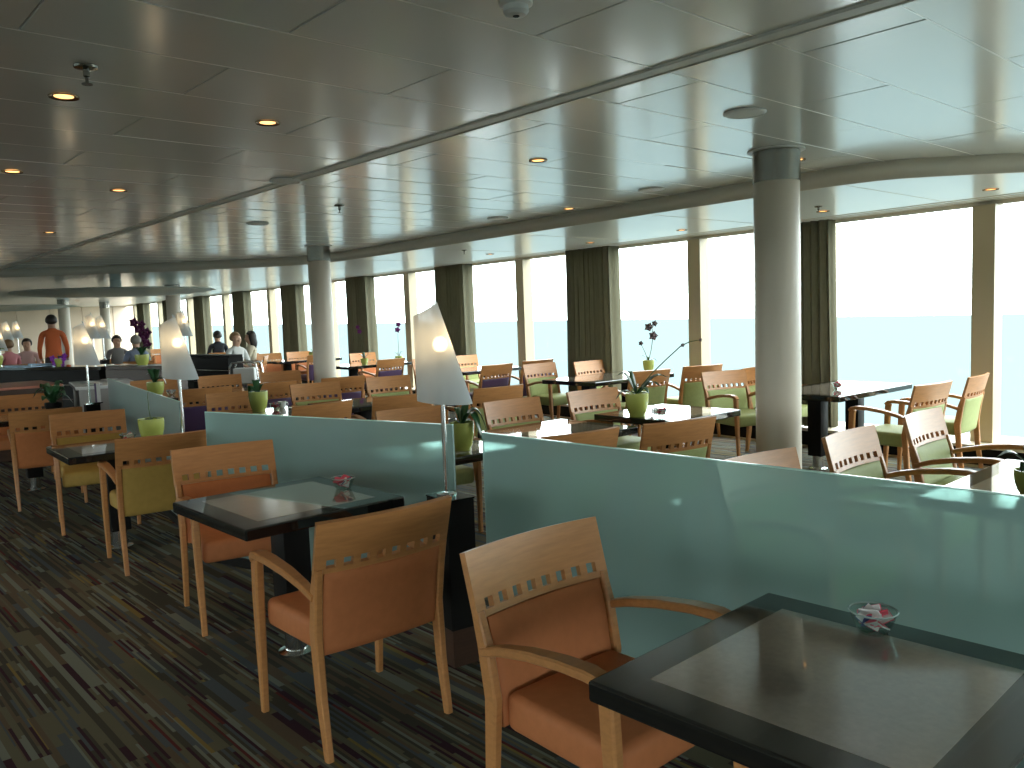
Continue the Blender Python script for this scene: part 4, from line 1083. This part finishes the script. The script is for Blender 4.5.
seated(136, 17.0, -10, cloth('striped_shirt', (0.20, 0.24, 0.34)), HAIRG, 'person with grey hair seated with back to us in a blue grey shirt', clabel='armchair holding the grey haired diner in a blue grey shirt')
seated(117, 18.3, 170, cloth('grey_top', (0.20, 0.19, 0.18)), HAIRD, 'person with dark hair in a grey top, seated facing us at far table', clabel='armchair holding the dark haired diner in a grey top')
seated(218, 20.2, -8, cloth('dark_suit', (0.012, 0.014, 0.022)), HAIRD, 'person seated with back to us in a dark suit by the windows', clabel='armchair holding the diner in the dark suit')
seated(236, 16.0, 195, cloth('white_shirt', (0.62, 0.62, 0.60)), HAIRB, 'person in a white shirt seated facing us beside a long haired companion', clabel='armchair holding the diner in the white shirt')
seated(251, 17.0, 60, cloth('cream_top', (0.52, 0.46, 0.34)), HAIRD, 'person with long dark hair in a cream top, left of the farther column', True, clabel='armchair holding the long haired diner in cream')
seated(27, 18.5, 165, cloth('pale_pink_top', (0.50, 0.32, 0.30)), HAIRD, 'person with dark hair in a pale pink top, left of the orange shirt', clabel='armchair holding the diner in the pale pink top')
seated(8, 17.4, 20, cloth('rose_top', (0.52, 0.20, 0.22)), HAIRB, 'person with fair hair in a rose top at the left picture edge', clabel='armchair holding the diner in the rose top')

# ------------------------------------------------------------------ light
w = bpy.data.worlds.new('overcast'); SC.world = w; w.use_nodes = True
bg = w.node_tree.nodes['Background']; bg.inputs[0].default_value = (0.90, 0.98, 1.0, 1); bg.inputs[1].default_value = 7.0
for (y0, y1) in ((-8.8, 2.0), (2.0, 12.0), (12.0, 36.5)):
    l = bpy.data.lights.new('window_portal', 'AREA'); l.shape = 'RECTANGLE'; l.size = y1 - y0; l.size_y = 2.2; l.cycles.is_portal = True
    o = bpy.data.objects.new('window_portal', l); COL.objects.link(o); yc = (y0 + y1) / 2
    zax = Vector((1, 0, 0)); xax = Vector((0.03, 1, 0)).normalized(); zax = xax.cross(Vector((0, 0, 1))).normalized(); yax = zax.cross(xax)
    o.matrix_world = Matrix.Translation((wx(yc) + 0.5, yc, 1.3)) @ Matrix((xax, yax, zax)).transposed().to_4x4()

l = bpy.data.lights.new('window_portal', 'AREA'); l.shape = 'RECTANGLE'; l.size = 15.2; l.size_y = 2.1; l.cycles.is_portal = True  # portal for the added stern windows
o = bpy.data.objects.new('window_portal', l); COL.objects.link(o)
o.matrix_world = Matrix.Translation((0.8, BACK - 0.25, 1.35)) @ Matrix.Rotation(R(90), 4, 'X')

l = bpy.data.lights.new('window_portal', 'AREA'); l.shape = 'RECTANGLE'; l.size = 45.0; l.size_y = 1.9; l.cycles.is_portal = True  # portal for the added port windows
o = bpy.data.objects.new('window_portal', l); COL.objects.link(o)
o.matrix_world = Matrix.Translation((LEFT - 0.25, 14, 1.35)) @ Matrix.Rotation(R(-90), 4, 'Z') @ Matrix.Rotation(R(90), 4, 'X')

SC.view_settings.view_transform = 'Standard'; SC.view_settings.look = 'None'; SC.view_settings.exposure = 0.6; SC.view_settings.gamma = 1.0
SC.view_settings.use_curve_mapping = False
cy = SC.cycles
cy.use_denoising = True; cy.max_bounces = 10; cy.diffuse_bounces = 5; cy.glossy_bounces = 5; cy.transmission_bounces = 8; cy.transparent_max_bounces = 16
cy.sample_clamp_indirect = 6.0; cy.caustics_reflective = False; cy.caustics_refractive = False
